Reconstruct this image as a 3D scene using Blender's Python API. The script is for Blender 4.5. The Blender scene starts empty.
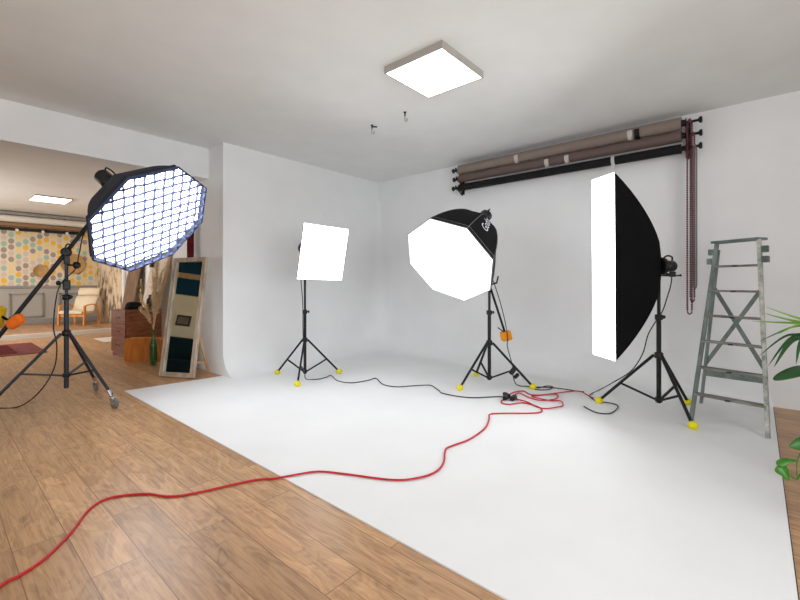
import bpy, bmesh, math, random
from mathutils import Vector as V, Matrix, Quaternion
random.seed(7)
PI = math.pi
sc = bpy.context.scene
COL = sc.collection

# ------------------------------------------------------------------ camera
CAM_H = 1.23
FX, CX, CY = 412.0, 400.0, 282.0
YAW = math.radians(40.9)
cc, ss = math.cos(YAW), math.sin(YAW)
cam = bpy.data.cameras.new('camera')
cam.sensor_width = 36.0
cam.lens = FX / 800 * 36.0
cam.shift_y = -(300.0 - CY) / 800.0
cam.clip_start = 0.05
camo = bpy.data.objects.new('camera', cam)
COL.objects.link(camo)
camo.location = (0, 0, CAM_H)
camo.rotation_euler = (PI / 2, 0, YAW - PI / 2)
sc.camera = camo

def ray(u, v):
    X = (u - CX) / FX
    return V((cc + ss * X, ss - cc * X, (CY - v) / FX))
def atd(u, v, Z):                       # a surveyed point at depth Z
    return V((0, 0, CAM_H)) + ray(u, v) * Z
def onz(u, v, z=0.0):                   # a surveyed point on a horizontal plane
    d = ray(u, v)
    return V((0, 0, CAM_H)) + d * ((z - CAM_H) / d.z)

# ------------------------------------------------------------------ materials
def lin(c):
    f = lambda x: x / 12.92 if x <= 0.04045 else ((x + 0.055) / 1.055) ** 2.4
    return tuple(f(x / 255.0) for x in c) + (1.0,)
MATS = {}
def mat(name, rgb, rough=0.6, metal=0.0, spec=0.5, noise=0.0, nscale=20.0, bump=0.0, bscale=80.0, trans=0.0, ior=1.45):
    if name in MATS: return MATS[name]
    m = bpy.data.materials.new(name); m.use_nodes = True
    nt = m.node_tree; b = nt.nodes['Principled BSDF']
    c = lin(rgb)
    b.inputs['Base Color'].default_value = c
    b.inputs['Roughness'].default_value = rough
    b.inputs['Metallic'].default_value = metal
    b.inputs['Specular IOR Level'].default_value = spec
    b.inputs['IOR'].default_value = ior
    if trans: b.inputs['Transmission Weight'].default_value = trans
    tc = nt.nodes.new('ShaderNodeTexCoord')
    if noise:
        n = nt.nodes.new('ShaderNodeTexNoise'); n.inputs['Scale'].default_value = nscale; n.inputs['Detail'].default_value = 5
        r = nt.nodes.new('ShaderNodeValToRGB')
        r.color_ramp.elements[0].position = 0.3; r.color_ramp.elements[1].position = 0.7
        r.color_ramp.elements[0].color = tuple(x * (1 - noise) for x in c[:3]) + (1,)
        r.color_ramp.elements[1].color = tuple(min(1, x * (1 + noise * 0.5)) for x in c[:3]) + (1,)
        nt.links.new(tc.outputs['Object'], n.inputs['Vector'])
        nt.links.new(n.outputs['Fac'], r.inputs['Fac'])
        nt.links.new(r.outputs['Color'], b.inputs['Base Color'])
    if bump:
        n2 = nt.nodes.new('ShaderNodeTexNoise'); n2.inputs['Scale'].default_value = bscale; n2.inputs['Detail'].default_value = 3
        bp = nt.nodes.new('ShaderNodeBump'); bp.inputs['Strength'].default_value = bump; bp.inputs['Distance'].default_value = 0.01
        nt.links.new(tc.outputs['Object'], n2.inputs['Vector'])
        nt.links.new(n2.outputs['Fac'], bp.inputs['Height'])
        nt.links.new(bp.outputs['Normal'], b.inputs['Normal'])
    MATS[name] = m
    return m
def emit(name, rgb, strength):
    m = bpy.data.materials.new(name); m.use_nodes = True
    nt = m.node_tree
    for n in list(nt.nodes): nt.nodes.remove(n)
    e = nt.nodes.new('ShaderNodeEmission'); o = nt.nodes.new('ShaderNodeOutputMaterial')
    e.inputs['Color'].default_value = lin(rgb); e.inputs['Strength'].default_value = strength
    nt.links.new(e.outputs[0], o.inputs[0])
    return m

def wood_floor():
    m = bpy.data.materials.new('oak_planks'); m.use_nodes = True
    nt = m.node_tree; N = nt.nodes; L = nt.links; b = N['Principled BSDF']
    tc = N.new('ShaderNodeTexCoord'); sp = N.new('ShaderNodeSeparateXYZ'); cb = N.new('ShaderNodeCombineXYZ')
    L.new(tc.outputs['Object'], sp.inputs[0]); L.new(sp.outputs['Y'], cb.inputs['X']); sh = N.new('ShaderNodeMath'); sh.operation = 'SUBTRACT'; sh.inputs[1].default_value = .069; L.new(sp.outputs['X'], sh.inputs[0]); L.new(sh.outputs[0], cb.inputs['Y'])
    br = N.new('ShaderNodeTexBrick'); L.new(cb.outputs[0], br.inputs['Vector'])
    br.offset = 0.37; br.offset_frequency = 2
    br.inputs['Color1'].default_value = (0, 0, 0, 1); br.inputs['Color2'].default_value = (1, 1, 1, 1); br.inputs['Mortar'].default_value = (0, 0, 0, 1)
    br.inputs['Scale'].default_value = 1.0; br.inputs['Mortar Size'].default_value = 0.0022; br.inputs['Mortar Smooth'].default_value = 0.2
    br.inputs['Brick Width'].default_value = 1.28; br.inputs['Row Height'].default_value = 0.192
    # grain, shifted from plank to plank
    ml = N.new('ShaderNodeVectorMath'); ml.operation = 'MULTIPLY'; ml.inputs[1].default_value = (2.6, 62.0, 1)
    L.new(cb.outputs[0], ml.inputs[0])
    sc_ = N.new('ShaderNodeVectorMath'); sc_.operation = 'SCALE'; sc_.inputs['Scale'].default_value = 37.0
    L.new(br.outputs['Color'], sc_.inputs[0])
    ad = N.new('ShaderNodeVectorMath'); ad.operation = 'ADD'; L.new(ml.outputs[0], ad.inputs[0]); L.new(sc_.outputs[0], ad.inputs[1])
    n1 = N.new('ShaderNodeTexNoise'); n1.inputs['Scale'].default_value = 1.0; n1.inputs['Detail'].default_value = 7; n1.inputs['Roughness'].default_value = 0.62; n1.inputs['Distortion'].default_value = 0.9
    L.new(ad.outputs[0], n1.inputs['Vector'])
    ml2 = N.new('ShaderNodeVectorMath'); ml2.operation = 'MULTIPLY'; ml2.inputs[1].default_value = (1.7, 6.0, 1); L.new(cb.outputs[0], ml2.inputs[0])
    ad2 = N.new('ShaderNodeVectorMath'); ad2.operation = 'ADD'; L.new(ml2.outputs[0], ad2.inputs[0]); L.new(sc_.outputs[0], ad2.inputs[1])
    n2 = N.new('ShaderNodeTexNoise'); n2.inputs['Scale'].default_value = 1.3; n2.inputs['Detail'].default_value = 3; n2.inputs['Distortion'].default_value = 1.6
    L.new(ad2.outputs[0], n2.inputs['Vector'])
    # cathedral figure
    wv = N.new('ShaderNodeMath'); wv.operation = 'MULTIPLY'; wv.inputs[1].default_value = 34.0; L.new(n2.outputs['Fac'], wv.inputs[0])
    sn = N.new('ShaderNodeMath'); sn.operation = 'SINE'; L.new(wv.outputs[0], sn.inputs[0])
    mx = N.new('ShaderNodeMath'); mx.operation = 'MULTIPLY_ADD'; mx.inputs[1].default_value = 0.075; L.new(sn.outputs[0], mx.inputs[0]); L.new(n1.outputs['Fac'], mx.inputs[2])
    r = N.new('ShaderNodeValToRGB'); L.new(mx.outputs[0], r.inputs['Fac'])
    e = r.color_ramp.elements
    e[0].position = 0.18; e[0].color = lin((140, 100, 68)); e[1].position = 0.82; e[1].color = lin((216, 174, 130))
    x = e.new(0.5); x.color = lin((194, 150, 107))
    # tone per plank and soft smudges
    tn = N.new('ShaderNodeMapRange'); tn.inputs['To Min'].default_value = 0.80; tn.inputs['To Max'].default_value = 1.10
    L.new(br.outputs['Color'], tn.inputs['Value'])
    tn2 = N.new('ShaderNodeMapRange'); tn2.inputs['From Min'].default_value = 0.3; tn2.inputs['From Max'].default_value = 0.7; tn2.inputs['To Min'].default_value = 0.84; tn2.inputs['To Max'].default_value = 1.08
    L.new(n2.outputs['Fac'], tn2.inputs['Value'])
    mm = N.new('ShaderNodeMath'); mm.operation = 'MULTIPLY'; L.new(tn.outputs[0], mm.inputs[0]); L.new(tn2.outputs[0], mm.inputs[1])
    vm = N.new('ShaderNodeVectorMath'); vm.operation = 'SCALE'; L.new(r.outputs['Color'], vm.inputs[0]); L.new(mm.outputs[0], vm.inputs['Scale'])
    # knots
    kv = N.new('ShaderNodeTexVoronoi'); kv.inputs['Scale'].default_value = 1.0
    mk = N.new('ShaderNodeVectorMath'); mk.operation = 'MULTIPLY'; mk.inputs[1].default_value = (1.9, 5.2, 1); L.new(cb.outputs[0], mk.inputs[0])
    wob = N.new('ShaderNodeVectorMath'); wob.operation = 'SCALE'; wob.inputs['Scale'].default_value = .35; L.new(n1.outputs['Color'], wob.inputs[0])
    ak = N.new('ShaderNodeVectorMath'); ak.operation = 'ADD'; L.new(mk.outputs[0], ak.inputs[0]); L.new(wob.outputs[0], ak.inputs[1]); L.new(ak.outputs[0], kv.inputs['Vector'])
    km = N.new('ShaderNodeMapRange'); km.inputs['From Min'].default_value = .02; km.inputs['From Max'].default_value = .22; km.inputs['To Min'].default_value = .45; km.inputs['To Max'].default_value = 0
    L.new(kv.outputs['Distance'], km.inputs['Value'])
    kx_ = N.new('ShaderNodeMix'); kx_.data_type = 'RGBA'; kx_.inputs['B'].default_value = lin((104, 72, 48)); L.new(km.outputs[0], kx_.inputs['Factor']); L.new(vm.outputs[0], kx_.inputs['A'])
    vm_out = kx_.outputs['Result']
    mix = N.new('ShaderNodeMix'); mix.data_type = 'RGBA'; mix.inputs['B'].default_value = lin((126, 90, 60))
    L.new(br.outputs['Fac'], mix.inputs['Factor']); L.new(vm_out, mix.inputs['A'])
    L.new(mix.outputs['Result'], b.inputs['Base Color'])
    b.inputs['Roughness'].default_value = 0.36; b.inputs['Specular IOR Level'].default_value = 0.45
    bp = N.new('ShaderNodeBump'); bp.inputs['Strength'].default_value = 0.15; bp.inputs['Distance'].default_value = 0.002; L.new(n1.outputs['Fac'], bp.inputs['Height']); L.new(bp.outputs[0], b.inputs['Normal'])
    return m

def painted(name, rgb, rough=0.85, amt=0.03, scale=3.0, bump=0.04):
    return mat(name, rgb, rough, 0, 0.3, amt, scale, bump, 60)

def studio_floor():
    m = mat('cyc_paint', (234, 235, 236), 0.55, 0, 0.35, 0.03, 2.0, 0.03, 50)
    nt = m.node_tree; N = nt.nodes; L = nt.links; b = N['Principled BSDF']
    # scuffs: faint thin grey marks
    tc = N.new('ShaderNodeTexCoord')
    n = N.new('ShaderNodeTexNoise'); n.inputs['Scale'].default_value = 2.3; n.inputs['Detail'].default_value = 9; n.inputs['Roughness'].default_value = 0.7
    L.new(tc.outputs['Object'], n.inputs['Vector'])
    mr = N.new('ShaderNodeMapRange'); mr.inputs['From Min'].default_value = 0.66; mr.inputs['From Max'].default_value = 0.76; mr.inputs['To Min'].default_value = 0; mr.inputs['To Max'].default_value = 0.16
    L.new(n.outputs['Fac'], mr.inputs['Value'])
    mix = N.new('ShaderNodeMix'); mix.data_type = 'RGBA'
    src = b.inputs['Base Color'].links[0].from_socket
    L.new(src, mix.inputs['A']); mix.inputs['B'].default_value = lin((150, 145, 140)); L.new(mr.outputs[0], mix.inputs['Factor'])
    L.new(mix.outputs['Result'], b.inputs['Base Color'])
    return m

def dots_wallpaper():
    m = bpy.data.materials.new('dot_wallpaper'); m.use_nodes = True
    nt = m.node_tree; N = nt.nodes; L = nt.links; b = N['Principled BSDF']; b.inputs['Roughness'].default_value = 0.8
    tc = N.new('ShaderNodeTexCoord'); sp = N.new('ShaderNodeSeparateXYZ'); L.new(tc.outputs['Object'], sp.inputs[0])
    def M(op, a, bb=None, c=None):
        n = N.new('ShaderNodeMath'); n.operation = op
        for i, x in enumerate((a, bb, c)):
            if x is None: continue
            if isinstance(x, (int, float)): n.inputs[i].default_value = x
            else: L.new(x, n.inputs[i])
        return n.outputs[0]
    pc, pr = 0.140, 0.158
    u = M('DIVIDE', sp.outputs['X'], pc); col = M('FLOOR', u)
    odd = M('FLOORED_MODULO', col, 2.0)
    v = M('ADD', M('DIVIDE', sp.outputs['Z'], pr), M('MULTIPLY', odd, 0.5)); row = M('FLOOR', v)
    du = M('MULTIPLY', M('SUBTRACT', M('SUBTRACT', u, col), 0.5), pc); dv = M('MULTIPLY', M('SUBTRACT', M('SUBTRACT', v, row), 0.5), pr)
    du = M('MULTIPLY', du, 1.25)
    d = M('SQRT', M('ADD', M('MULTIPLY', du, du), M('MULTIPLY', dv, dv)))
    cell = N.new('ShaderNodeCombineXYZ'); L.new(col, cell.inputs[0]); L.new(row, cell.inputs[1])
    wn = N.new('ShaderNodeTexWhiteNoise'); wn.noise_dimensions = '2D'; L.new(cell.outputs[0], wn.inputs['Vector'])
    r = N.new('ShaderNodeValToRGB'); r.color_ramp.interpolation = 'CONSTANT'
    cols = [(0, (236, 190, 66)), (0.17, (234, 212, 146)), (0.36, (160, 196, 178)), (0.52, (162, 150, 140)), (0.72, (212, 198, 184)), (0.96, (238, 190, 60))]
    e = r.color_ramp.elements; e[0].position = 0; e[0].color = lin(cols[0][1]); e[1].position = 0.17; e[1].color = lin(cols[1][1])
    for p, c in cols[2:]: e.new(p).color = lin(c)
    L.new(wn.outputs['Value'], r.inputs['Fac'])
    mk = M('LESS_THAN', d, 0.070)
    mix = N.new('ShaderNodeMix'); mix.data_type = 'RGBA'; mix.inputs['A'].default_value = lin((226, 212, 194)); L.new(r.outputs['Color'], mix.inputs['B']); L.new(mk, mix.inputs['Factor'])
    L.new(mix.outputs['Result'], b.inputs['Base Color'])
    return m

def stone_paper():
    m = bpy.data.materials.new('rough_stone'); m.use_nodes = True
    nt = m.node_tree; N = nt.nodes; L = nt.links; b = N['Principled BSDF']; b.inputs['Roughness'].default_value = 0.9
    tc = N.new('ShaderNodeTexCoord')
    mp = N.new('ShaderNodeVectorMath'); mp.operation = 'MULTIPLY'; mp.inputs[1].default_value = (1, 1, 0.6); L.new(tc.outputs['Object'], mp.inputs[0])
    n = N.new('ShaderNodeTexNoise'); n.inputs['Scale'].default_value = 4.6; n.inputs['Detail'].default_value = 6; n.inputs['Roughness'].default_value = 0.6; L.new(mp.outputs[0], n.inputs['Vector'])
    r = N.new('ShaderNodeValToRGB'); e = r.color_ramp.elements
    e[0].position = 0.37; e[0].color = lin((104, 88, 72)); e[1].position = 0.50; e[1].color = lin((206, 186, 158)); e.new(0.44).color = lin((160, 140, 114)); e.new(0.7).color = lin((222, 206, 182))
    L.new(n.outputs['Fac'], r.inputs['Fac']); L.new(r.outputs['Color'], b.inputs['Base Color'])
    bp = N.new('ShaderNodeBump'); bp.inputs['Strength'].default_value = 0.6; bp.inputs['Distance'].default_value = 0.03; L.new(n.outputs['Fac'], bp.inputs['Height']); L.new(bp.outputs[0], b.inputs['Normal'])
    return m

def grain_wood(name, dark, light, axis=(3, 3, 18), rough=0.5):
    m = bpy.data.materials.new(name); m.use_nodes = True
    nt = m.node_tree; N = nt.nodes; L = nt.links; b = N['Principled BSDF']; b.inputs['Roughness'].default_value = rough
    tc = N.new('ShaderNodeTexCoord')
    mp = N.new('ShaderNodeVectorMath'); mp.operation = 'MULTIPLY'; mp.inputs[1].default_value = axis; L.new(tc.outputs['Object'], mp.inputs[0])
    n = N.new('ShaderNodeTexNoise'); n.inputs['Scale'].default_value = 1.6; n.inputs['Detail'].default_value = 6; n.inputs['Distortion'].default_value = 0.5; L.new(mp.outputs[0], n.inputs['Vector'])
    r = N.new('ShaderNodeValToRGB'); e = r.color_ramp.elements
    e[0].position = 0.3; e[0].color = lin(dark); e[1].position = 0.68; e[1].color = lin(light)
    L.new(n.outputs['Fac'], r.inputs['Fac']); L.new(r.outputs['Color'], b.inputs['Base Color'])
    return m

def rug_mat():
    m = bpy.data.materials.new('red_rug'); m.use_nodes = True
    nt = m.node_tree; N = nt.nodes; L = nt.links; b = N['Principled BSDF']; b.inputs['Roughness'].default_value = 0.95
    tc = N.new('ShaderNodeTexCoord'); v = N.new('ShaderNodeTexVoronoi'); v.inputs['Scale'].default_value = 7; v.distance = 'MANHATTAN'; L.new(tc.outputs['Object'], v.inputs['Vector'])
    r = N.new('ShaderNodeValToRGB'); e = r.color_ramp.elements; e[0].color = lin((96, 30, 34)); e[1].position = 0.5; e[1].color = lin((120, 52, 50)); e.new(0.3).color = lin((74, 26, 32))
    L.new(v.outputs['Distance'], r.inputs['Fac']); L.new(r.outputs['Color'], b.inputs['Base Color'])
    return m

M_wall = painted('white_wall_paint', (230, 231, 231))
M_ceil = painted('ceiling_paint', (228, 230, 228))
M_cyc = studio_floor()
M_floor = wood_floor()
M_wainscot = painted('grey_wainscot', (176, 174, 170))
M_rail = painted('grey_rail', (150, 149, 146))
M_black = mat('black_fabric', (11, 11, 13), 0.85, 0, 0.15, 0.3, 30, 0.2, 200)
M_slate = mat('slate_fabric', (48, 51, 60), 0.8, 0, 0.3, 0.15, 30, 0.2, 200)
M_bmetal = mat('black_metal', (14, 14, 15), 0.42, 0.2, 0.5)
M_gmetal = mat('grey_steel', (50, 56, 64), 0.38, 0.5, 0.5)
M_chrome = mat('chrome', (205, 207, 210), 0.2, 1.0)
M_plast = mat('black_plastic', (18, 18, 19), 0.45)
M_rubber = mat('dark_rubber', (40, 40, 42), 0.7)
M_wheel = mat('grey_wheel', (112, 114, 118), 0.45)
M_yellow = mat('yellow_foam', (226, 214, 22), 0.6, 0, 0.4, 0.06, 25)
M_orange = mat('orange_fabric', (240, 150, 28), 0.75, 0, 0.3, 0.12, 18, 0.2, 60)
M_orange2 = mat('bright_orange_fabric', (252, 122, 34), 0.75, 0, 0.3, 0.12, 18, 0.2, 60)
M_mustard = mat('mustard_fabric', (222, 178, 22), 0.75, 0, 0.3, 0.12, 18, 0.2, 60)
M_red = mat('red_cable', (186, 14, 34), 0.45)
M_piping = mat('grey_piping', (84, 82, 80), 0.6)
M_print = mat('white_print', (205, 206, 212), 0.6)
M_grid = mat('grid_fabric', (66, 76, 112), 0.85)
M_taupe = mat('taupe_paper', (134, 121, 112), 0.7, 0, 0.3, 0.04, 8)
M_brownp = mat('brown_paper', (104, 88, 83), 0.7, 0, 0.3, 0.04, 8)
M_blackp = mat('black_paper', (18, 18, 19), 0.75, 0, 0.3)
M_whitep = mat('white_paper', (226, 222, 214), 0.75)
M_tan = mat('tan_paper', (150, 118, 88), 0.75)
M_clip = mat('white_plastic', (228, 228, 222), 0.5)
M_clipd = mat('dull_white_plastic', (196, 190, 180), 0.5)
M_clear = mat('clear_plastic', (196, 194, 186), 0.4)
M_chain = mat('maroon_beads', (104, 46, 56), 0.45)
M_chaing = mat('grey_beads', (124, 116, 114), 0.45)
M_lad = grain_wood('weathered_paint', (84, 95, 92), (128, 140, 134), (6, 6, 3), 0.7)
M_ladtread = grain_wood('worn_tread', (96, 95, 88), (146, 145, 137), (6, 3, 6), 0.7)
M_ladend = grain_wood('paint_spattered', (112, 120, 114), (206, 208, 200), (14, 14, 9), 0.7)
M_cab = grain_wood('walnut_veneer', (104, 54, 26), (152, 88, 48), (4, 4, 14), 0.4)
M_case = grain_wood('orange_wood', (176, 96, 34), (212, 130, 54), (8, 8, 2), 0.35)
M_mirw = grain_wood('limed_wood', (156, 136, 116), (204, 188, 168), (9, 9, 2), 0.6)
M_pole = grain_wood('pine', (176, 138, 96), (206, 172, 128), (8, 8, 2), 0.6)
M_birch = grain_wood('birch', (206, 132, 44), (232, 164, 70), (8, 8, 2), 0.4)
M_cream = mat('cream_fabric', (236, 222, 196), 0.9, 0, 0.2, 0.05, 20, 0.15, 90)
M_brownb = grain_wood('brown_board', (92, 68, 50), (132, 102, 78), (8, 8, 2), 0.6)
M_paleb = mat('pale_board', (212, 198, 184), 0.8, 0, 0.3, 0.06, 5)
M_wick = mat('wicker', (196, 158, 106), 0.85, 0, 0.3, 0.3, 40, 0.5, 90)
M_brass = mat('brass', (196, 160, 88), 0.28, 1.0)
M_felt = mat('black_felt', (14, 14, 15), 0.95)
M_glassg = mat('green_glass', (120, 168, 96), 0.05, 0, 0.5, trans=0.85)
M_grass = mat('dry_grass', (238, 210, 166), 0.9, 0, 0.2, 0.25, 30)
M_mirror = mat('mirror_glass', (225, 230, 228), 0.02, 1.0)
M_teal = painted('teal_paint', (10, 60, 80))
M_teald = painted('dark_teal_cloth', (10, 38, 44))
M_carpet = mat('maroon_carpet', (96, 28, 30), 0.95, 0, 0.2, 0.5, 22)
M_leaf = mat('leaf_green', (44, 104, 30), 0.45, 0, 0.5, 0.25, 10)
M_leafb = mat('leaf_bright', (112, 158, 52), 0.45, 0, 0.5, 0.2, 10)
M_leafd = mat('leaf_dark', (30, 80, 30), 0.4, 0, 0.5, 0.25, 10)
M_vine = mat('vine_green', (56, 122, 28), 0.4, 0, 0.5, 0.2, 14)
M_stem = mat('stem_brown', (120, 98, 66), 0.8, 0, 0.3, 0.2, 20)
M_terra = mat('terracotta', (176, 96, 62), 0.8, 0, 0.3, 0.1, 12)
M_soil = mat('soil', (50, 38, 30), 0.95, 0, 0.2, 0.4, 40)
M_frame = mat('black_frame', (40, 34, 30), 0.5)
M_art = mat('muted_print', (134, 124, 100), 0.7, 0, 0.3, 0.5, 6)
M_matw = mat('white_mat', (226, 220, 210), 0.95, 0, 0.2, 0.06, 30)
M_panelf = mat('panel_frame', (168, 163, 156), 0.5)

E_soft = emit('softbox_glow', (250, 252, 255), 1.5)
E_big = emit('octabox_glow', (248, 251, 255), 9.0)
E_strip = emit('strip_glow', (252, 252, 255), 8.5)
E_sq = emit('square_glow', (250, 252, 255), 5.0)
E_panel = emit('panel_glow', (248, 252, 255), 6.0)
E_far = emit('far_panel_glow', (255, 222, 188), 10.0)
E_bulb = emit('bulb_glow', (255, 236, 205), 6.0)

# ------------------------------------------------------------------ mesh helpers
def basis(d):
    d = V(d).normalized()
    a = V((0, 0, 1)) if abs(d.z) < 0.95 else V((1, 0, 0))
    x = a.cross(d).normalized(); y = d.cross(x)
    return x, y, d
def spline(pts, n=8, closed=False):
    P = [V(p) for p in pts]; out = []
    m = len(P)
    for i in range(m if closed else m - 1):
        g = lambda k: P[k % m] if closed else P[max(0, min(m - 1, k))]
        p0, p1, p2, p3 = g(i - 1), g(i), g(i + 1), g(i + 2)
        for k in range(n):
            t = k / n
            out.append(0.5 * ((2 * p1) + (p2 - p0) * t + (2 * p0 - 5 * p1 + 4 * p2 - p3) * t * t + (3 * p1 - p0 - 3 * p2 + p3) * t ** 3))
    if not closed: out.append(P[-1])
    return out

class MB:
    def __init__(self): self.bm = bmesh.new()
    def face(self, vs, smooth=False):
        try:
            f = self.bm.faces.new(vs); f.smooth = smooth; return f
        except ValueError: return None
    def poly(self, pts):
        return self.face([self.bm.verts.new(p) for p in pts])
    def box(self, c, size, R=None, bevel=0.0, seg=2):
        c = V(c); hx, hy, hz = [s / 2 for s in size]
        vs = []
        for x in (-hx, hx):
            for y in (-hy, hy):
                for z in (-hz, hz):
                    p = V((x, y, z))
                    if R is not None: p = R @ p
                    vs.append(self.bm.verts.new(c + p))
        fs = [self.face([vs[i] for i in q]) for q in ((0, 1, 3, 2), (4, 6, 7, 5), (0, 4, 5, 1), (2, 3, 7, 6), (0, 2, 6, 4), (1, 5, 7, 3))]
        if bevel > 0:
            es = list({e for f in fs for e in f.edges})
            r = bmesh.ops.bevel(self.bm, geom=es, offset=bevel, segments=seg, profile=0.5, affect='EDGES')
        return self
    def bb(self, lo, hi, bevel=0.0):
        return self.box([(a + b) / 2 for a, b in zip(lo, hi)], [abs(b - a) for a, b in zip(lo, hi)], None, bevel)
    def beam(self, p, q, w, t, up=(0, 0, 1), bevel=0.0):     # rectangular bar: w across, t along 'up'
        p, q = V(p), V(q); d = (q - p); L = d.length; d.normalize()
        x = V(up).cross(d)
        if x.length < 1e-4: x = V((1, 0, 0)).cross(d)
        x.normalize(); y = d.cross(x)
        R = Matrix((x, y, d)).transposed()
        return self.box((p + q) / 2, (w, t, L), R, bevel)
    def ringface(self, a, b, smooth=True):
        n = len(a)
        for i in range(n): self.face([a[i], a[(i + 1) % n], b[(i + 1) % n], b[i]], smooth)
    def cap(self, ring, flip=False):
        f = self.face(ring[::-1] if flip else ring)
        if f:
            for e in f.edges: e.smooth = False
    def bar(self, p, q, r1, r2=None, seg=12, cap=True):
        p, q = V(p), V(q); r2 = r1 if r2 is None else r2
        x, y, d = basis(q - p)
        A, B = [], []
        for i in range(seg):
            a = 2 * PI * i / seg; o = x * math.cos(a) + y * math.sin(a)
            A.append(self.bm.verts.new(p + o * r1)); B.append(self.bm.verts.new(q + o * r2))
        self.ringface(A, B)
        if cap: self.cap(A, True); self.cap(B)
        return self
    def tube(self, pts, r, seg=8, closed=False):
        P = [V(p) for p in pts]; n = len(P); rings = []
        T = []
        for i in range(n):
            a = P[(i + 1) % n] if (closed or i < n - 1) else P[i]
            b = P[i - 1] if (closed or i > 0) else P[i]
            t = a - b
            T.append(t.normalized() if t.length > 1e-9 else V((0, 0, 1)))
        x, y, _ = basis(T[0])
        for i in range(n):
            if i:
                q = T[i - 1].rotation_difference(T[i]); x = q @ x
                x = (x - T[i] * x.dot(T[i])).normalized()
            y = T[i].cross(x)
            rr = r[i] if isinstance(r, (list, tuple)) else r
            rings.append([self.bm.verts.new(P[i] + (x * math.cos(2 * PI * k / seg) + y * math.sin(2 * PI * k / seg)) * rr) for k in range(seg)])
        for i in range(n - 1): self.ringface(rings[i], rings[i + 1])
        if closed: self.ringface(rings[-1], rings[0])
        else: self.cap(rings[0], True); self.cap(rings[-1])
        return self
    def lathe(self, prof, c, axis=(0, 0, 1), seg=24, smooth=True):
        c = V(c); x, y, d = basis(axis); rings = []
        for r, z in prof:
            if r < 1e-5: rings.append([self.bm.verts.new(c + d * z)])
            else: rings.append([self.bm.verts.new(c + d * z + (x * math.cos(2 * PI * k / seg) + y * math.sin(2 * PI * k / seg)) * r) for k in range(seg)])
        for a, b in zip(rings, rings[1:]):
            if len(a) == 1 and len(b) == 1: continue
            if len(a) == 1:
                for k in range(seg): self.face([a[0], b[(k + 1) % seg], b[k]], smooth)
            elif len(b) == 1:
                for k in range(seg): self.face([a[k], a[(k + 1) % seg], b[0]], smooth)
            else: self.ringface(a, b, smooth)
        if len(rings[0]) > 1: self.cap(rings[0], True)
        if len(rings[-1]) > 1: self.cap(rings[-1])
        return self
    def ball(self, c, r, seg=16):
        n = seg // 2
        return self.lathe([(r * math.sin(PI * i / n), -r * math.cos(PI * i / n)) for i in range(n + 1)], c, (0, 0, 1), seg)
    def build(self, name, material, parent=None, label=None, recalc=True):
        bm = self.bm
        if recalc: bmesh.ops.recalc_face_normals(bm, faces=bm.faces[:])
        org = V((0, 0, 0))
        if parent is not None: org = V(parent['_org'])
        me = bpy.data.meshes.new(name)
        bmesh.ops.translate(bm, verts=bm.verts[:], vec=-org)
        bm.to_mesh(me); bm.free(); me.materials.append(material)
        o = bpy.data.objects.new(name, me); COL.objects.link(o)
        if parent is not None: o.parent = parent; ORG.append(o)
        o['_org'] = org[:]; ORG.append(o)
        if label: o['label'] = label
        return o
ORG = []
def thing(name, label, cat, loc, group=None):
    o = bpy.data.objects.new(name, None); COL.objects.link(o); o.location = loc; o.empty_display_size = 0.1
    o['_org'] = tuple(loc); ORG.append(o)
    return tag(o, label, cat, group)
def tag(o, label, cat, group=None):
    o['label'] = label; o['category'] = cat
    if group: o['group'] = group
    return o
def recentre(o, loc):                       # give a one-mesh thing its origin at its base
    loc = V(loc); o.data.transform(Matrix.Translation(-loc)); o.location = loc
    return o
def structure(o):
    o['kind'] = 'structure'; return o

# ------------------------------------------------------------------ the room
X0, X1, Y0, Y1, YF, ZC = -4.5, 5.478, -2.6, 5.28, 14.57, 3.06
XS = 3.32                                             # side wall of the far room
structure(MB().bb((X0 - .2, Y0 - .2, -.12), (X1 + .2, YF + .2, 0)).build('floor', M_floor))
structure(MB().bb((X0 - .2, Y0 - .2, ZC), (X1 + .2, YF + .2, ZC + .12)).build('ceiling', M_ceil))
structure(MB().bb((X1, Y0 - .2, 0), (X1 + .2, Y1 + .2, ZC)).build('wall_back', M_cyc))
# pier + left wall of the studio, with the jog beside the opening
structure(MB().bb((2.56, Y1, 0), (X1, 6.25, ZC)).build('wall_left', M_cyc))
structure(MB().bb((XS, 6.25, 0), (XS + .2, 12.05, ZC)).build('wall_side', M_wall))
structure(MB().bb((XS - .02, 12.05, .0), (XS + .2, YF, ZC)).build('wall_stone', stone_paper()))
structure(MB().bb((-1.4, YF, 1.10), (XS + .2, YF + .2, ZC)).build('wall_far', dots_wallpaper()))
XP = -1.2
def fill_window_wall(name, ya_, yb_, wy0, wy1, k, X0, M_wall=M_wall):
    w = MB(); zz0, zz1 = .85, 2.5
    w.bb((X0 - .2, ya_, 0), (X0, wy0, ZC)); w.bb((X0 - .2, wy1, 0), (X0, yb_, ZC)); w.bb((X0 - .2, wy0, 0), (X0, wy1, zz0)); w.bb((X0 - .2, wy0, zz1), (X0, wy1, ZC))
    structure(w.build(name, M_wall))
    w = MB()
    for y in (wy0 + .03, (wy0 + wy1) / 2, wy1 - .03): w.bb((X0 - .14, y - .03, zz0), (X0 - .06, y + .03, zz1))
    for z in (zz0 + .03, zz1 - .03): w.bb((X0 - .14, wy0, z - .03), (X0 - .06, wy1, z + .03))
    structure(w.build('window_%d' % k, M_clip))  # unseen window frames, added to let in fill light
fill_window_wall('wall_behind', Y0, 5.70, -.6, 3.6, 2, X0)  # its window is invented, to fill the studio from behind the camera
structure(MB().bb((X0, 5.70, 0), (XP, 5.93, ZC)).build('wall_partition', M_wall))
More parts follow.
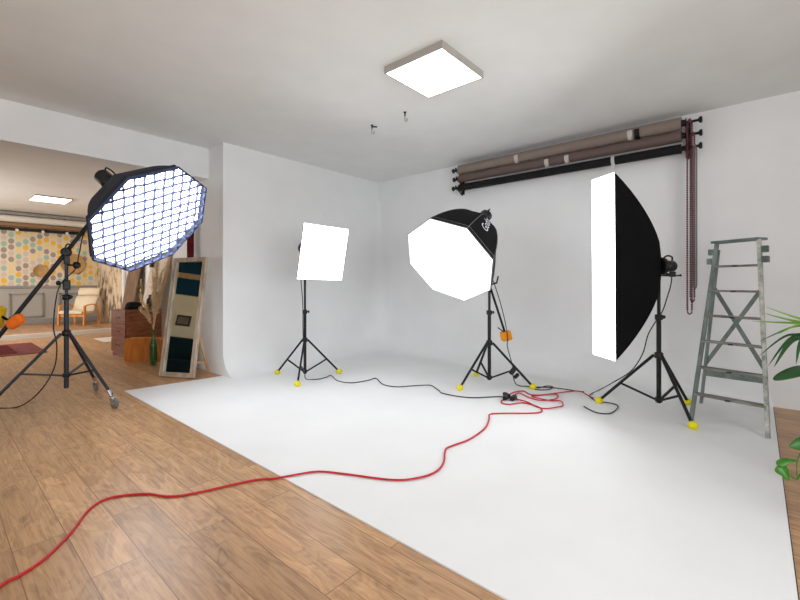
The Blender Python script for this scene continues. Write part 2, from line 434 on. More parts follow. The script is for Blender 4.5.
# assumed daylight window, out of view in the wall beside the camera
wx0, wx1, wz0, wz1 = -1.6, 2.2, 0.85, 2.55
w = MB()
w.bb((X0, Y0 - .2, 0), (wx0, Y0, ZC)); w.bb((wx1, Y0 - .2, 0), (X1, Y0, ZC)); w.bb((wx0, Y0 - .2, 0), (wx1, Y0, wz0)); w.bb((wx0, Y0 - .2, wz1), (wx1, Y0, ZC))
structure(w.build('wall_right', M_wall))
w = MB()
for x in (wx0 + .03, (wx0 + wx1) / 2, wx1 - .03): w.bb((x - .03, Y0 - .14, wz0), (x + .03, Y0 - .06, wz1))
for z in (wz0 + .03, wz1 - .03): w.bb((wx0, Y0 - .14, z - .03), (wx1, Y0 - .06, z + .03))
structure(w.build('window_1', M_clip))  # unseen frame of the assumed window
# beam over the opening
structure(MB().bb((-1.2, 5.70, 2.65), (2.56, 5.93, ZC)).build('trim_1', M_wall))
# step, platform, wainscot
structure(MB().bb((-1.2, 11.93, 0), (XS, YF, .10)).build('trim_2', M_clip))
structure(MB().bb((-1.2, 12.05, .10), (XS - .02, YF, .112)).build('floor_platform', M_floor))
structure(MB().bb((-1.2, YF - .02, .112), (XS, YF + .2, 1.10)).build('wall_wainscot', M_wainscot))
w = MB()
for x in (3.1, 2.10, 1.10, .10):
    a, b, z0, z1 = x - .68, x, .30, .93
    for lo, hi in (((a, z0), (b, z0 + .03)), ((a, z1 - .03), (b, z1)), ((a, z0), (a + .03, z1)), ((b - .03, z0), (b, z1))):
        w.bb((lo[0], YF - .055, lo[1]), (hi[0], YF - .018, hi[1]))
structure(w.build('trim_8', M_rail))  # darker grey stands in for the shading of the panel mouldings
structure(MB().bb((-1.2, YF - .05, 1.06), (XS, YF, 1.13), .01).build('trim_3', M_rail))
structure(MB().bb((-1.2, YF - .045, .112), (XS, YF - .01, .25), .008).build('baseboard_far', M_rail))
structure(MB().bar((XS - .05, 11.98, 0), (XS - .05, 11.98, ZC), .04, seg=16).build('trim_4', M_wall))
# the wall the mirror looks at
M_paint2 = painted('cream_wall_paint', (238, 226, 192))
fill_window_wall('wall_opposite', 5.93, YF, 9.8, 13.4, 3, XP, M_paint2)  # its window is added out of view to brighten the lounge

# cyclorama: floor, coves and both walls as one curved white shell
def cyclorama():
    xl, yl, xb, yr, top, th, zf = 2.545, 5.25, 5.475, -.12, 2.73, .028, .008
    smooth = lambda t: max(0, min(1, t)) ** 2 * (3 - 2 * max(0, min(1, t)))
    Rz = lambda z: .03 + .39 * (1 - smooth((z - .35) / 1.9))
    cols = []                                   # (wall point at height z, inward normal, cove radius)
    n, m = 16, 40
    for i in range(n + 1):
        x = xl + (xb - .42 - xl) * i / n; cols.append((lambda z, x=x: V((x, yl, z)), V((0, -1, 0)), .31))
    for i in range(13):
        a = PI / 2 * i / 12
        cols.append((lambda z, a=a: V((xb - Rz(z) + Rz(z) * math.sin(a), yl - Rz(z) + Rz(z) * math.cos(a), z)), V((-math.sin(a), -math.cos(a), 0)), .31))
    for i in range(m + 1):
        y = (yl - .42) + (yr - (yl - .42)) * i / m
        cols.append((lambda z, y=y: V((xb, y, z)), V((-1, 0, 0)), .04 + .27 * smooth((y - yr) / 1.6)))
    pts = []
    for P, nn, r in cols:
        row = [P(z) for z in (top, 2.3, 1.9, 1.5, 1.15, .85, .55)]
        for k in range(0, 11):
            a = PI / 2 * k / 10
            p = P(.33); p.z = 0
            row.append(p + nn * (r - r * math.cos(a)) + V((0, 0, zf + r - r * math.sin(a))))
        pts.append(row)
    mid_ = n + 7
    for name, ks in (('wall_cove_left', range(0, mid_ + 1)), ('wall_cove_back', range(mid_, len(cols)))):
        B = MB(); rows = [[B.bm.verts.new(p) for p in pts[k]] for k in ks]
        for a, b in zip(rows, rows[1:]):
            for k in range(len(a) - 1):
                if (a[k].co - b[k].co).length > 1e-4 or (a[k + 1].co - b[k + 1].co).length > 1e-4: B.face([a[k], a[k + 1], b[k + 1], b[k]], True)
        caps = [(B.bm.verts.new(cols[k][0](top) - cols[k][1] * th), B.bm.verts.new(cols[k][0](top))) for k in ks]
        for a, b in zip(caps, caps[1:]): B.face([a[0], a[1], b[1], b[0]])
        k = 0 if name.endswith('left') else len(cols) - 1          # closed end of the cove
        P, nn, r = cols[k]
        back = [P(top) - nn * th, P(0) - nn * th, V((pts[k][-1].x, pts[k][-1].y, 0))]
        B.face([B.bm.verts.new(p) for p in pts[k]] + [B.bm.verts.new(p) for p in back[::-1]])
        structure(B.build(name, M_cyc))
    B = MB()
    inner = [B.bm.verts.new(r[-1]) for r in pts]
    c0 = B.bm.verts.new((xl, yl + .01, zf)); c1 = B.bm.verts.new((1.47, 5.37, zf)); c2 = B.bm.verts.new((1.47, yr, zf))
    f = B.face([c1, c0] + inner + [c2])
    for p, q in ((c1, c2), (c2, inner[-1]), (c1, c0)):
        a = B.bm.verts.new((p.co.x, p.co.y, 0)); b = B.bm.verts.new((q.co.x, q.co.y, 0)); B.face([B.bm.verts.new(p.co), B.bm.verts.new(q.co), b, a])
    bmesh.ops.triangulate(B.bm, faces=[f])
    structure(B.build('floor_cyclorama', M_cyc))
cyclorama()
# thin dark strip painting in dirt and edge shadow along the paint edge
structure(MB().bb((1.6, -.1245, 0), (5.43, -.1195, .004)).build('trim_5', M_rubber))

# ------------------------------------------------------------------ ceiling panels, hooks
def ceiling_panel(lo, hi, th, em, label):
    t = thing('ceiling_light_panel', label, 'ceiling light', ((lo[0] + hi[0]) / 2, (lo[1] + hi[1]) / 2, ZC), 'square ceiling light panels')
    z = ZC - th
    w = MB(); f = .012
    for a, b in (((lo[0], lo[1]), (hi[0], lo[1] + f)), ((lo[0], hi[1] - f), (hi[0], hi[1])), ((lo[0], lo[1] + f), (lo[0] + f, hi[1] - f)), ((hi[0] - f, lo[1] + f), (hi[0], hi[1] - f))):
        w.bb((a[0], a[1], z), (b[0], b[1], ZC))
    w.build('frame', M_panelf, t)
    MB().bb((lo[0] + f, lo[1] + f, z + .002), (hi[0] - f, hi[1] - f, z + .008)).build('diffuser', em, t)
ceiling_panel((2.56, 1.795), (3.18, 2.395), .058, E_panel, 'square white light panel on the studio ceiling above the white floor')
ceiling_panel((1.50, 11.35), (2.13, 12.1), .03, E_far, 'distant ceiling light panel over the lounge, behind the beam')

def ceiling_hook(x, y, label, bent):
    t = thing('ceiling_hook', label, 'hook', (x, y, ZC), 'small hooks screwed into the ceiling')
    MB().lathe([(.016, 0), (.016, -.006), (.008, -.014)], (x, y, ZC), seg=14).build('base', M_bmetal, t)
    w = MB(); w.bar((x, y, ZC - .012), (x, y, ZC - .045), .008)
    if bent: w.bar((x, y, ZC - .02), (x + .045, y - .04, ZC - .02), .008)
    w.build('arm', M_bmetal, t)
    MB().tube([(x, y, ZC - .04), (x, y, ZC - .095), (x + .007, y - .007, ZC - .103), (x + .016, y - .016, ZC - .095), (x + .016, y - .016, ZC - .07)], .007, 8).build('hook', M_panelf, t, 'pale hook end')
ceiling_hook(3.416, 3.391, 'small ceiling hook with a bent side arm, left of the other hook', True)
ceiling_hook(3.387, 2.863, 'small straight ceiling hook nearer the light panel', False)

# ------------------------------------------------------------------ stands
def foot_stand(name, label, base, pole_top, feet, collar_z, low_z, r=.014, group='tripod light stands', foam=True, casters=False, pole_bot=None, metal=None, parts=None):
    metal = metal or M_bmetal
    x, y = base
    t = thing(name, label, 'light stand', (x, y, 0), group)
    pb = pole_bot if pole_bot is not None else low_z - .03
    w = MB(); w.bar((x, y, pb), (x, y, collar_z + .38), r * 1.15, seg=14); w.build('lower_tube', metal, t)
    w = MB(); w.bar((x, y, collar_z + .36), (x, y, pole_top), r * .85, seg=14); w.build('upper_tube', metal, t)
    w = MB(); w.lathe([(r * 1.2, 0), (r * 1.9, .005), (r * 1.9, .05), (r * 1.2, .055)], (x, y, collar_z + .33), seg=16)
    w.bar((x, y, collar_z + .36), (x + .045 * ss, y - .045 * cc, collar_z + .36), .006); w.lathe([(.016, -.006), (.018, 0), (.016, .01), (0, .012)], (x + .045 * ss, y - .045 * cc, collar_z + .36), (ss, -cc, 0), 10)
    w.build('clamp_knob', M_plast, t)
    w = MB(); w.lathe([(r * 1.3, -.03), (r * 2.1, -.025), (r * 2.1, .02), (r * 1.3, .03)], (x, y, collar_z), seg=16); w.build('collar', M_plast, t)
    w = MB(); w.lathe([(r * 1.3, -.02), (r * 1.8, -.018), (r * 1.8, .018), (r * 1.3, .02)], (x, y, low_z), seg=16); w.build('slider', M_plast, t)
    for fx, fy in feet:
        d = V((fx - x, fy - y, 0)); L = d.length; d.normalize()
        zt = .037 if foam else (.125 if casters else .02)
        top = V((x, y, collar_z)) + d * r * 2.2; bot = V((fx, fy, zt))
        MB().bar(top, bot, r * .78, seg=10).build('leg', metal, t).name = 'leg'
        mid = top.lerp(bot, .60)
        w = MB(); s = V((-d.y, d.x, 0)) * .008
        w.beam(V((x, y, low_z)) + d * r * 1.6, mid, r * 1.0, r * 1.0); w.build('brace', metal, t)
        if foam: MB().ball((fx, fy, .037), .037, 16).build('foam_ball', M_yellow, t, 'yellow ball foot')
        if casters:
            ax = V((-d.y, d.x, 0)); c = V((fx, fy, .045)) + d * .03
            w = MB(); w.bar(bot + (top - bot).normalized() * .06, bot - V((0, 0, .01)), r * 1.0); w.bar(V((fx, fy, .115)), V((fx, fy, .092)), .022)
            for e in (-1, 1): w.beam(V((fx, fy, .10)) + ax * e * .018, c + ax * e * .018, .034, .004, ax)
            w.bar(c - ax * .021, c + ax * .021, .009)
            cs = w.build('caster', M_chrome, t, 'chrome caster')
            w = MB(); w.lathe([(.022, -.012), (.038, -.012), (.045, -.007), (.045, .007), (.038, .012), (.022, .012)], c, ax, 20); w.lathe([(0, -.013), (.024, -.013), (.024, .013), (0, .013)], c, ax, 16); w.build('wheel', M_wheel, cs)
    return t

# ------------------------------------------------------------------ softboxes
def ring_fn(C, r, u, n, poly, D, rb, k=.55):
    R = max(math.hypot(*p) for p in poly)
    def at(i, s):
        a, b = poly[i % len(poly)]
        m = math.hypot(a, b); e = math.sqrt(max(0, 1 - s * s)); sc_ = k * e + (1 - k) * (1 - s)
        f = sc_ + (rb / m) * (1 - sc_)
        return C + r * (a * f) + u * (b * f) - n * (D * s)
    return at
def softbox(name, label, C, n, r, u, poly, D, rb, em, fabric, cat='softbox', lip=.02, k=.55, piping=None, grid=None, group='softboxes', head=True, head_len=.2, head_r=.06, thingloc=None):
    C, n, r, u = V(C), V(n).normalized(), V(r).normalized(), V(u).normalized()
    t = thing(name, label, cat, thingloc or (C - n * D), group)
    at = ring_fn(C, r, u, n, poly, D, rb, k)
    N = len(poly); S = 14
    w = MB(); rows = []
    for j in range(S + 1):
        s = j / S
        rows.append([w.bm.verts.new(at(i, s)) for i in range(N)])
    for a, b in zip(rows, rows[1:]):
        for i in range(N):
            f = w.face([a[i], a[(i + 1) % N], b[(i + 1) % N], b[i]])
    w.face(rows[-1])
    # front lip turned in round the diffuser
    inn = [w.bm.verts.new(C + r * (a * (1 - .02)) + u * (b * (1 - .02))) for a, b in poly]
    inn2 = [w.bm.verts.new(C + r * (a * (1 - .02)) + u * (b * (1 - .02)) - n * (lip + .01)) for a, b in poly]
    for i in range(N):
        w.face([rows[0][i], rows[0][(i + 1) % N], inn[(i + 1) % N], inn[i]])
        w.face([inn[i], inn[(i + 1) % N], inn2[(i + 1) % N], inn2[i]])
    sh = w.build('fabric_shell', fabric, t)
    w = MB()
    q = .979 if lip > .02 else .997
    if lip <= .02: lip = -.004
    A = [w.bm.verts.new(C + r * (a * q) + u * (b * q) - n * lip) for a, b in poly]
    B = [w.bm.verts.new(C + r * (a * q) + u * (b * q) - n * (lip + .006)) for a, b in poly]
    w.face(A); w.face(B[::-1])
    for i in range(N): w.face([A[i], A[(i + 1) % N], B[(i + 1) % N], B[i]])
    w.build('diffuser', em, t, 'glowing white front')
    if piping:
        w = MB()
        for i in range(N):
            w.tube([at(i, s / 10) + (at(i, s / 10) - (C - n * D * s / 10)).normalized() * .002 for s in range(0, 10)], .004, 6)
        w.tube([at(i, .0) for i in range(N)], .005, 6, closed=True)
        w.tube([at(i, .07) for i in range(N)], .004, 6, closed=True)
        w.build('piping', piping, sh)
    if grid:
        step, dep, ang = grid
        ca, sa = math.cos(ang), math.sin(ang)
        rot = [(a * ca + b * sa, -a * sa + b * ca) for a, b in poly]
        R = max(abs(x) for x, _ in rot)
        w = MB()
        gx = r * ca + u * sa; gy = -r * sa + u * ca
        k0 = int(R / step)
        for ax in (0, 1):
            for i in range(-k0, k0 + 1):
                c = i * step
                ys = []
                for (x0, y0), (x1, y1) in zip(rot, rot[1:] + rot[:1]):
                    if ax: x0, y0, x1, y1 = y0, x0, y1, x1
                    if (x0 - c) * (x1 - c) < 0: ys.append(y0 + (y1 - y0) * (c - x0) / (x1 - x0))
                if len(ys) < 2: continue
                a, b = min(ys) * .985, max(ys) * .985
                e1, e2 = (gx, gy) if ax == 0 else (gy, gx)
                segs = 12
                pts = []
                for q in range(segs + 1):
                    yy = a + (b - a) * q / segs
                    wob = .006 * math.sin(q * 1.7 + i * 2.1 + ax)
                    pts.append(C + e1 * (c + wob) + e2 * yy)
                for p, q in zip(pts, pts[1:]):
                    d = (q - p)
                    R3 = Matrix((e1, n, d.normalized())).transposed()
                    w.box((p + q) / 2 + n * (dep / 2 - .012), (.006, dep, d.length * 1.01), R3)
        for i in range(N):
            a, b = poly[i], poly[(i + 1) % N]
            p = C + r * a[0] * .995 + u * a[1] * .995; q = C + r * b[0] * .995 + u * b[1] * .995
            e1 = (q - p).normalized(); e3 = e1.cross(n)
            w.box((p + q) / 2 + n * (dep / 2 - .012), ((q - p).length, dep, .006), Matrix((e1, n, e3)).transposed())
        w.build('honeycomb_grid', M_grid, t, 'blue grey fabric grid over the front')
    # speed ring + lamp head
    back = C - n * D
    w = MB(); w.lathe([(rb * .7, 0), (rb * 1.08, 0), (rb * 1.08, -.025), (rb * .7, -.025)], back, n, 24)
    sr = w.build('speed_ring', M_bmetal, t)
    if head:
        w = MB(); hr = head_r
        w.lathe([(hr * .8, -.02), (hr, -.03), (hr, -head_len * .55), (hr * 1.05, -head_len * .56), (hr * 1.05, -head_len * .62), (hr, -head_len * .63), (hr * .98, -head_len), (hr * .85, -head_len - .012), (0, -head_len - .012)], back, n, 24)
        hd = w.build('lamp_head', M_plast, t)
        w = MB(); a = back - n * (head_len * .35); b = back - n * (head_len * .95)
        up = u if abs(u.z) > .5 else r
        if up.z < 0: up = -up
        w.tube(spline([a + up * hr, a + up * (hr + .03), a.lerp(b, .5) + up * (hr + .045), b + up * (hr + .03), b + up * hr], 6), .008, 8)
        w.build('handle', M_plast, hd)
        w = MB()
        for i in range(5):
            an = i * .5; o = r * math.cos(an) + u * math.sin(an)
            w.box(back - n * (head_len + .013) + o * hr * .5, (.012, .012, .006))
        w.build('controls', M_piping, hd)
    return t, at

def frame(az, el, roll):
    n = V((math.cos(el) * math.cos(az), math.cos(el) * math.sin(az), math.sin(el)))
    r = V((0, 0, 1)).cross(n).normalized(); u = n.cross(r)
    return n, r * math.cos(roll) + u * math.sin(roll), -r * math.sin(roll) + u * math.cos(roll)
rad = math.radians
octp = lambda R: [(R * math.cos(i * PI / 4), R * math.sin(i * PI / 4)) for i in range(8)]

# --- boom stand with the gridded octabox, on the wood floor at the left
px, py = .93, 5.22
big = foot_stand('boom_stand', 'tall black boom stand on chrome casters, on the wood floor at left', (px, py), 1.47, [(1.199, 4.758), (1.261, 5.645), (.39, 5.26)], .72, .30, r=.018, foam=False, casters=True, pole_bot=.17, metal=M_gmetal, group='stands holding the studio lights')
n_, r_, u_ = frame(rad(298.8), rad(-218.1), rad(-9.42))
bigC = V((1.533, 4.665, 1.851)); bn = -n_
if bn.dot(-bigC) < 0: bn = -bn
softbox('octagonal_softbox', 'large octagonal softbox with a fabric grid, on the boom at left', bigC, bn, r_, u_, octp(.65), .53, .09, E_big, M_slate, lip=.05, k=.55, grid=(.098, .026, rad(-22.5)), group='octagonal softboxes', head_len=.28, head_r=.078)
piv = V((px, py, 1.53)); headp = V((1.275, 5.134, 2.115))
bd = (headp - piv).normalized()
low = piv - bd * .96
w = MB(); w.bar(low, headp, .019, seg=14); w.build('boom_arm', M_bmetal, big)
w = MB(); w.bar(headp - bd * .03, bigC - bn * .68, .02); w.box(headp, (.05, .05, .06), None, .008); w.build('head_bracket', M_bmetal, big)
w = MB(); ax = bd.cross(V((0, 0, 1))).normalized()
w.lathe([(.03, -.03), (.046, -.025), (.046, .025), (.03, .03)], piv, ax, 20)
w.box(piv - V((0, 0, .06)), (.05, .05, .13), None, .008)
w.bar(piv + ax * .03, piv + ax * .075, .008); w.tube(spline([piv + ax * .07, piv + ax * .08 + V((0, 0, .05)), piv + ax * .085 + V((.02, 0, .075)), piv + ax * .09 + V((.05, -.02, .05))], 5), .007, 8)
w.build('boom_pivot', M_plast, big)
w = MB()
kb = V((px, py, 1.40)); w.lathe([(.02, -.02), (.034, -.015), (.036, .01), (.02, .03), (0, .032)], kb + V((.07, -.06, 0)), (.76, -.65, 0), 16); w.bar(kb, kb + V((.07, -.06, 0)), .009)
w.build('pivot_knob', M_plast, big)
w = MB(); kc = V((px, py, 1.20))
w.box(kc, (.06, .06, .10), None, .01); w.lathe([(.014, -.01), (.024, 0), (.024, .015), (0, .02)], kc + V((-.05, .045, .02)), (-.75, .65, 0), 14); w.build('riser_clamp', M_plast, big)
# power cable of that light
hang = [headp + V((-.05, .02, -.02)), V((px + .14, py - .05, 1.75)), V((px + .09, py - .07, 1.52)), V((px + .06, py - .06, 1.36)), V((px - .03, py - .02, 1.24)), V((px - .075, py + .0, 1.1)), V((px - .1, py, .8)), V((px - .075, py, .6)), V((px - .1, py - .02, .38)), V((px - .2, py + .05, .16)), V((.60, 5.45, .012)), V((.42, 5.60, .008)), V((.2, 5.69, .008)), V((-.2, 5.74, .008))]
tag(MB().tube(spline(hang, 8), .006, 7).build('power_cable', M_plast), 'thin black cable running down the left boom stand onto the wood floor', 'cable', 'black power cables')

def pouch(c, size, R, m, name, parent, bev=.035):
    w = MB(); w.box(c, size, R, bev, 4)
    for f in w.bm.faces: f.smooth = True
    return w.build(name, m, parent)
# saddle bag over the tail of that boom
tail = low + bd * .11
sb = thing('sandbag', 'orange and yellow saddle sandbag on the low end of the left boom', 'sandbag', tail, 'orange sandbags')
sd = V((ss, -cc, 0))
Rb = Matrix((sd, V((cc, ss, 0)), V((0, 0, 1)))).transposed() @ Matrix.Rotation(rad(-35), 3, 'Y')
pouch(tail + sd * .09 + V((0, 0, .055)), (.165, .08, .10), Rb, M_orange2, 'pouch', sb)
Rb2 = Matrix((sd, V((cc, ss, 0)), V((0, 0, 1)))).transposed() @ Matrix.Rotation(rad(12), 3, 'Y')
pouch(tail - sd * .085 + V((0, 0, .095)), (.10, .10, .22), Rb2, M_mustard, 'pouch', sb)
w = MB(); w.tube(spline([tail + sd * .06 + V((0, 0, .06)), tail + sd * .01 + V((0, 0, .075)), tail - sd * .05 + V((0, 0, .11)), tail - sd * .085 + V((0, 0, .14))], 6), .012, 8); w.build('strap', M_black, sb)

# --- square softbox
sqb = (3.195, 4.38)
foot_stand('light_stand', 'black tripod stand under the small square softbox by the corner', sqb, 1.56, [(3.06, 4.80), (2.862, 4.068), (3.629, 4.223)], .49, .085, r=.016, group='stands holding the studio lights')
n_, r_, u_ = frame(7.809, .196, 3.162)
sn = -n_
sqC = V((3.195, 4.0, 1.582))
h = .33
sq, _ = softbox('square_softbox', 'small square white softbox tilted down, on the stand nearest the corner', sqC, sn, r_, u_, [(-h, -h), (h, -h), (h, h), (-h, h)], .26, .07, E_sq, M_black, lip=.008, k=.6, group='square and strip softboxes', head_len=.21, head_r=.07)
w = MB(); hb = sqC - sn * .34; w.beam(hb - V((0, 0, .10)), V((sqb[0], sqb[1], 1.52)), .03, .02); w.box((sqb[0], sqb[1], 1.54), (.035, .035, .07), None, .006); w.build('tilt_bracket', M_plast, sq)
# --- octabox on the central boom
mb = (4.39, 2.40)
mid = foot_stand('boom_light_stand', 'black tripod stand with a short boom and yellow feet, under the plain octagonal softbox', mb, 1.19, [(3.957, 2.532), (4.676, 2.749), (4.538, 1.927)], .51, .10, r=.018, group='stands holding the studio lights')
n_, r_, u_ = frame(-.003, .635, .777)
mn = -n_
mC = V((3.459, 2.351, 1.435))
mpoly = octp(.50)
msb, mat_at = softbox('octagonal_softbox', 'plain white octagonal softbox with black sides, tilted down, in the middle', mC, mn, r_, u_, mpoly, .75, .085, E_soft, M_black, lip=.006, k=.60, piping=M_piping, group='octagonal softboxes', head_len=.20, head_r=.07)
mp = V((mb[0], mb[1], 1.20)); mh = V((4.13, 2.475, 1.80)); md = (mh - mp).normalized(); ml = mp - md * .74
w = MB(); w.bar(ml, mh, .014, seg=12); w.bar(ml - md * .015, ml, .02); w.build('boom_arm', M_bmetal, mid)
w = MB(); sx = V((ss, -cc, 0)); w.lathe([(.022, -.03), (.034, -.025), (.034, .025), (.022, .03)], mp + V((0, 0, .01)), V((cc, ss, 0)), 18)
w.box(mp - V((0, 0, .03)), (.04, .04, .08), None, .006); w.bar(mp, mp - sx * .07, .008); w.ball(mp - sx * .075, .014, 10); w.bar(mp + sx * .02, mp + sx * .085 + V((0, 0, .02)), .011); w.bar(mp + sx * .085 + V((0, 0, .01)), mp + sx * .105 + V((0, 0, .10)), .009)
w.build('boom_pivot', M_plast, mid)
w = MB(); w.bar(mh - md * .02, mC - mn * .86, .014); w.box(mh, (.04, .04, .05), None, .006); w.build('head_bracket', M_plast, mid)
# printed mark on the side panel: words running from the front towards the back ring
def panel_print(t, at, i, body, size, s0, lat0, name):
    cu = bpy.data.curves.new(name, 'FONT'); cu.body = body; cu.size = size; cu.align_x = 'LEFT'; cu.align_y = 'CENTER'
    to = bpy.data.objects.new(name, cu); COL.objects.link(to)
    dg = bpy.context.evaluated_depsgraph_get(); me = bpy.data.meshes.new_from_object(to.evaluated_get(dg))
    bpy.data.objects.remove(to)
    w = MB(); bm = w.bm; bm.from_mesh(me)
    bmesh.ops.subdivide_edges(bm, edges=bm.edges[:], cuts=1)
    # arc length along the panel's centre line
    S = [0.0]; prev = (at(i, 0) + at(i + 1, 0)) / 2; ts = [0.0]
    for k in range(1, 101):
        p = (at(i, k / 100) + at(i + 1, k / 100)) / 2; S.append(S[-1] + (p - prev).length); ts.append(k / 100); prev = p
    def s_of(d):
        for k in range(100):
            if S[k + 1] >= d: return ts[k] + (d - S[k]) / (S[k + 1] - S[k]) * .01
        return 1.0
    base = s0 * S[-1]
    ed = (at(i + 1, 0) - at(i, 0)).normalized()
    for v in bm.verts:
        s = s_of(base + v.co.x)
        p = (at(i, s) + at(i + 1, s)) / 2
        q = (at(i, min(1, s + .01)) + at(i + 1, min(1, s + .01))) / 2 - (at(i, s - .01) + at(i + 1, s - .01)) / 2
        nn = q.cross(ed).normalized()
        ctr = mC - mn * (.75 * s)
        if nn.dot(p - ctr) < 0: nn = -nn
        v.co = p + ed * (lat0 - v.co.y * PRINT_SIGN) + nn * .006
    o = w.build(name, M_print, t, 'white printed lettering', recalc=False)
PRINT_SIGN = 1
shell = [c for c in bpy.data.objects if c.parent == msb and c.name.startswith('fabric_shell')][0]
best = None
for i in range(8):
    p = (mat_at(i, .5) + mat_at(i + 1, .5)) / 2
    d = (p - V((0, 0, CAM_H))); Z = d.x * cc + d.y * ss; X = d.x * ss - d.y * cc
    u, v = CX + FX * X / Z, CY - FX * d.z / Z
    e = abs(u - 487) + abs(v - 238)
    if best is None or e < best[0]: best = (e, i, u, v)
PANEL = best[1]
panel_print(shell, mat_at, PANEL, 'Godox', .13, .30, -.035, 'logo')
# orange weight on the boom tail
wt = ml + md * .05
ow = thing('sandbag', 'square orange counterweight bag on the boom tail of the middle stand', 'sandbag', wt, 'orange sandbags')
Rw = Matrix((sx, V((cc, ss, 0)), V((0, 0, 1)))).transposed() @ Matrix.Rotation(rad(-12), 3, 'Y')
pouch(wt, (.125, .10, .115), Rw, M_orange, 'pouch', ow, .018)
w = MB(); w.beam(wt - sx * .03 + V((0, 0, .05)), wt - sx * .10 + V((0, 0, .10)), .03, .012); w.build('strap', M_black, ow)
# --- strip softbox at right
stb = (4.54, .70)
foot_stand('light_stand', 'black tripod stand under the tall strip softbox, left of the ladder', stb, 1.33, [(4.453, 1.203), (4.182, .401), (4.98, .521)], .54, .12, r=.018, group='stands holding the studio lights')
n_, r_, u_ = frame(rad(-39.3), rad(1.33), rad(181.24))
tn = -n_
tC = V((3.926, 1.024, 1.359))
a, b = .15, .80
st, _ = softbox('strip_softbox', 'tall narrow strip softbox with bulging black back, left of the ladder', tC, tn, r_, u_, [(-a, -b), (a, -b), (a, b), (-a, b)], .57, .075, E_strip, M_black, lip=.005, k=.42, group='square and strip softboxes', head_len=.13, head_r=.05)
w = MB(); hb = tC - tn * .70; w.box(hb - V((0, 0, .075)), (.04, .05, .05), None, .006); w.bar(hb - V((0, 0, .08)), V((stb[0], stb[1], 1.30)), .016); w.bar(hb - V((0, 0, .09)), hb + V((.04, -.055, -.085)), .007); w.ball(hb + V((.04, -.055, -.085)), .011, 10); w.build('tilt_bracket', M_plast, st)

# ------------------------------------------------------------------ cables
zc = .008 + .007
def floorpts(l, z=zc): return [V((x, y, z)) for x, y in l]
F2 = lambda l: [tuple(onz(u, v)[:2]) for u, v in l]
redp = [(-.15, 1.93), (.035, 2.121), (.199, 2.300), (.261, 2.322), (.349, 2.381), (.464, 2.524), (.585, 2.719), (.689, 2.771), (.834, 2.671), (.958, 2.495), *F2([(250, 482), (275, 479.5), (292, 478), (318, 474), (345, 476.5), (393, 482.5), (420, 480), (436, 474), (443.5, 465), (445.5, 452), (452, 448), (470, 441), (485, 430), (489, 421), (490, 416), (502, 415)]), (3.718, 1.545), (3.853, 1.551), (3.940, 1.668), (3.929, 1.788), (3.80, 1.86), (3.81, 1.95), (3.976, 1.991), (4.221, 2.025), (4.367, 1.969), (4.294, 1.868), (4.302, 1.788), (4.439, 1.630), (4.30, 1.58), (4.107, 1.660), (4.162, 1.811), (4.22, 1.95), (4.05, 1.93), (3.96, 1.74), (3.89, 1.56), (4.008, 1.443), (4.130, 1.448), (4.216, 1.503), (4.199, 1.603), (4.182, 1.787), (4.333, 1.751), (4.496, 1.635), (4.670, 1.582), (4.731, 1.473), (4.634, 1.351), (4.547, 1.282)]
pts = []
for i, (x, y) in enumerate(redp):
    z = zc + .001
    if x < 1.46: z = .007
    if i >= 36: z += .010 * (i % 2) 
    pts.append(V((x, y, z)))
rc = tag(MB().tube(spline(pts, 8), .0066, 8).build('extension_cord', M_red), 'red extension cord snaking over the floor into a loose coil', 'cable')
w = MB()
cn = V((3.95, 1.97, .035))
for dx, dy, ang in ((0, 0, .3), (.08, .03, .9), (.03, -.07, .1)):
    w.box(cn + V((dx, dy, 0)), (.11, .045, .04), Matrix.Rotation(ang, 3, 'Z'), .010)
w.build('socket_block', M_plast, rc, 'black plug block')
A = [V((3.22, 4.5, 1.52)), V((3.16, 4.42, 1.30)), V((3.175, 4.40, .95)), V((3.165, 4.38, .6)), V((3.17, 4.36, .3)), V((3.15, 4.32, .1))] + floorpts([tuple(onz(u, v)[:2]) for u, v in ((306, 380), (316, 380.5), (326, 378.5), (331, 376.5), (338, 382), (352, 384), (368, 381.5), (376, 379.5), (383, 385.5), (396, 388), (414, 387), (430, 386.5), (438, 391), (444, 395), (470, 399), (500, 398), (508, 400))])
tag(MB().tube(spline(A, 8), .0055, 7).build('power_cable', M_plast), 'thin black cable from the small square softbox across the white floor', 'cable', 'black power cables')
Bp = [mh + V((.04, -.02, .06)), mp.lerp(mh, .5) + V((.03, -.03, 0)), mp + V((.035, -.05, 0)), mp.lerp(ml, .5) + V((.02, -.05, 0)), wt - V((cc, ss, 0)) * .075, wt - V((cc, ss, 0)) * .06 - V((0, 0, .12)), V((4.48, 2.15, .26))]
B2 = [V((4.47, 2.14, .16)), V((4.5, 2.12, .05))] + floorpts([(4.56, 2.08), (4.60, 2.03), (4.62, 1.90), (4.76, 1.86), (4.77, 1.79), (4.62, 1.78), (4.53, 1.87), (4.56, 1.97), (4.66, 1.90), (4.74, 1.74), (4.763, 1.537), (4.786, 1.448)])
cb = tag(MB().tube(spline(Bp + B2, 8), .0055, 7).build('power_cable', M_plast), 'thin black cable dropping from the middle boom light, with a black plug', 'cable', 'black power cables')
w = MB(); w.box((4.47, 2.14, .20), (.06, .05, .10), Matrix.Rotation(.5, 3, 'X') @ Matrix.Rotation(.5, 3, 'Y'), .012); w.box((4.50, 2.11, .14), (.04, .04, .07), Matrix.Rotation(.6, 3, 'X') @ Matrix.Rotation(.8, 3, 'Y'), .01); w.build('plug', M_plast, cb)
Cp0 = [atd(672, 272, 3.86), atd(671, 284, 3.88), atd(667, 298, 3.9), atd(662.5, 311, 3.93), atd(656, 321, 3.97), atd(648, 335, 4.02), atd(642.5, 354, 4.12), atd(631, 371, 4.25), atd(612, 383, 4.42)]
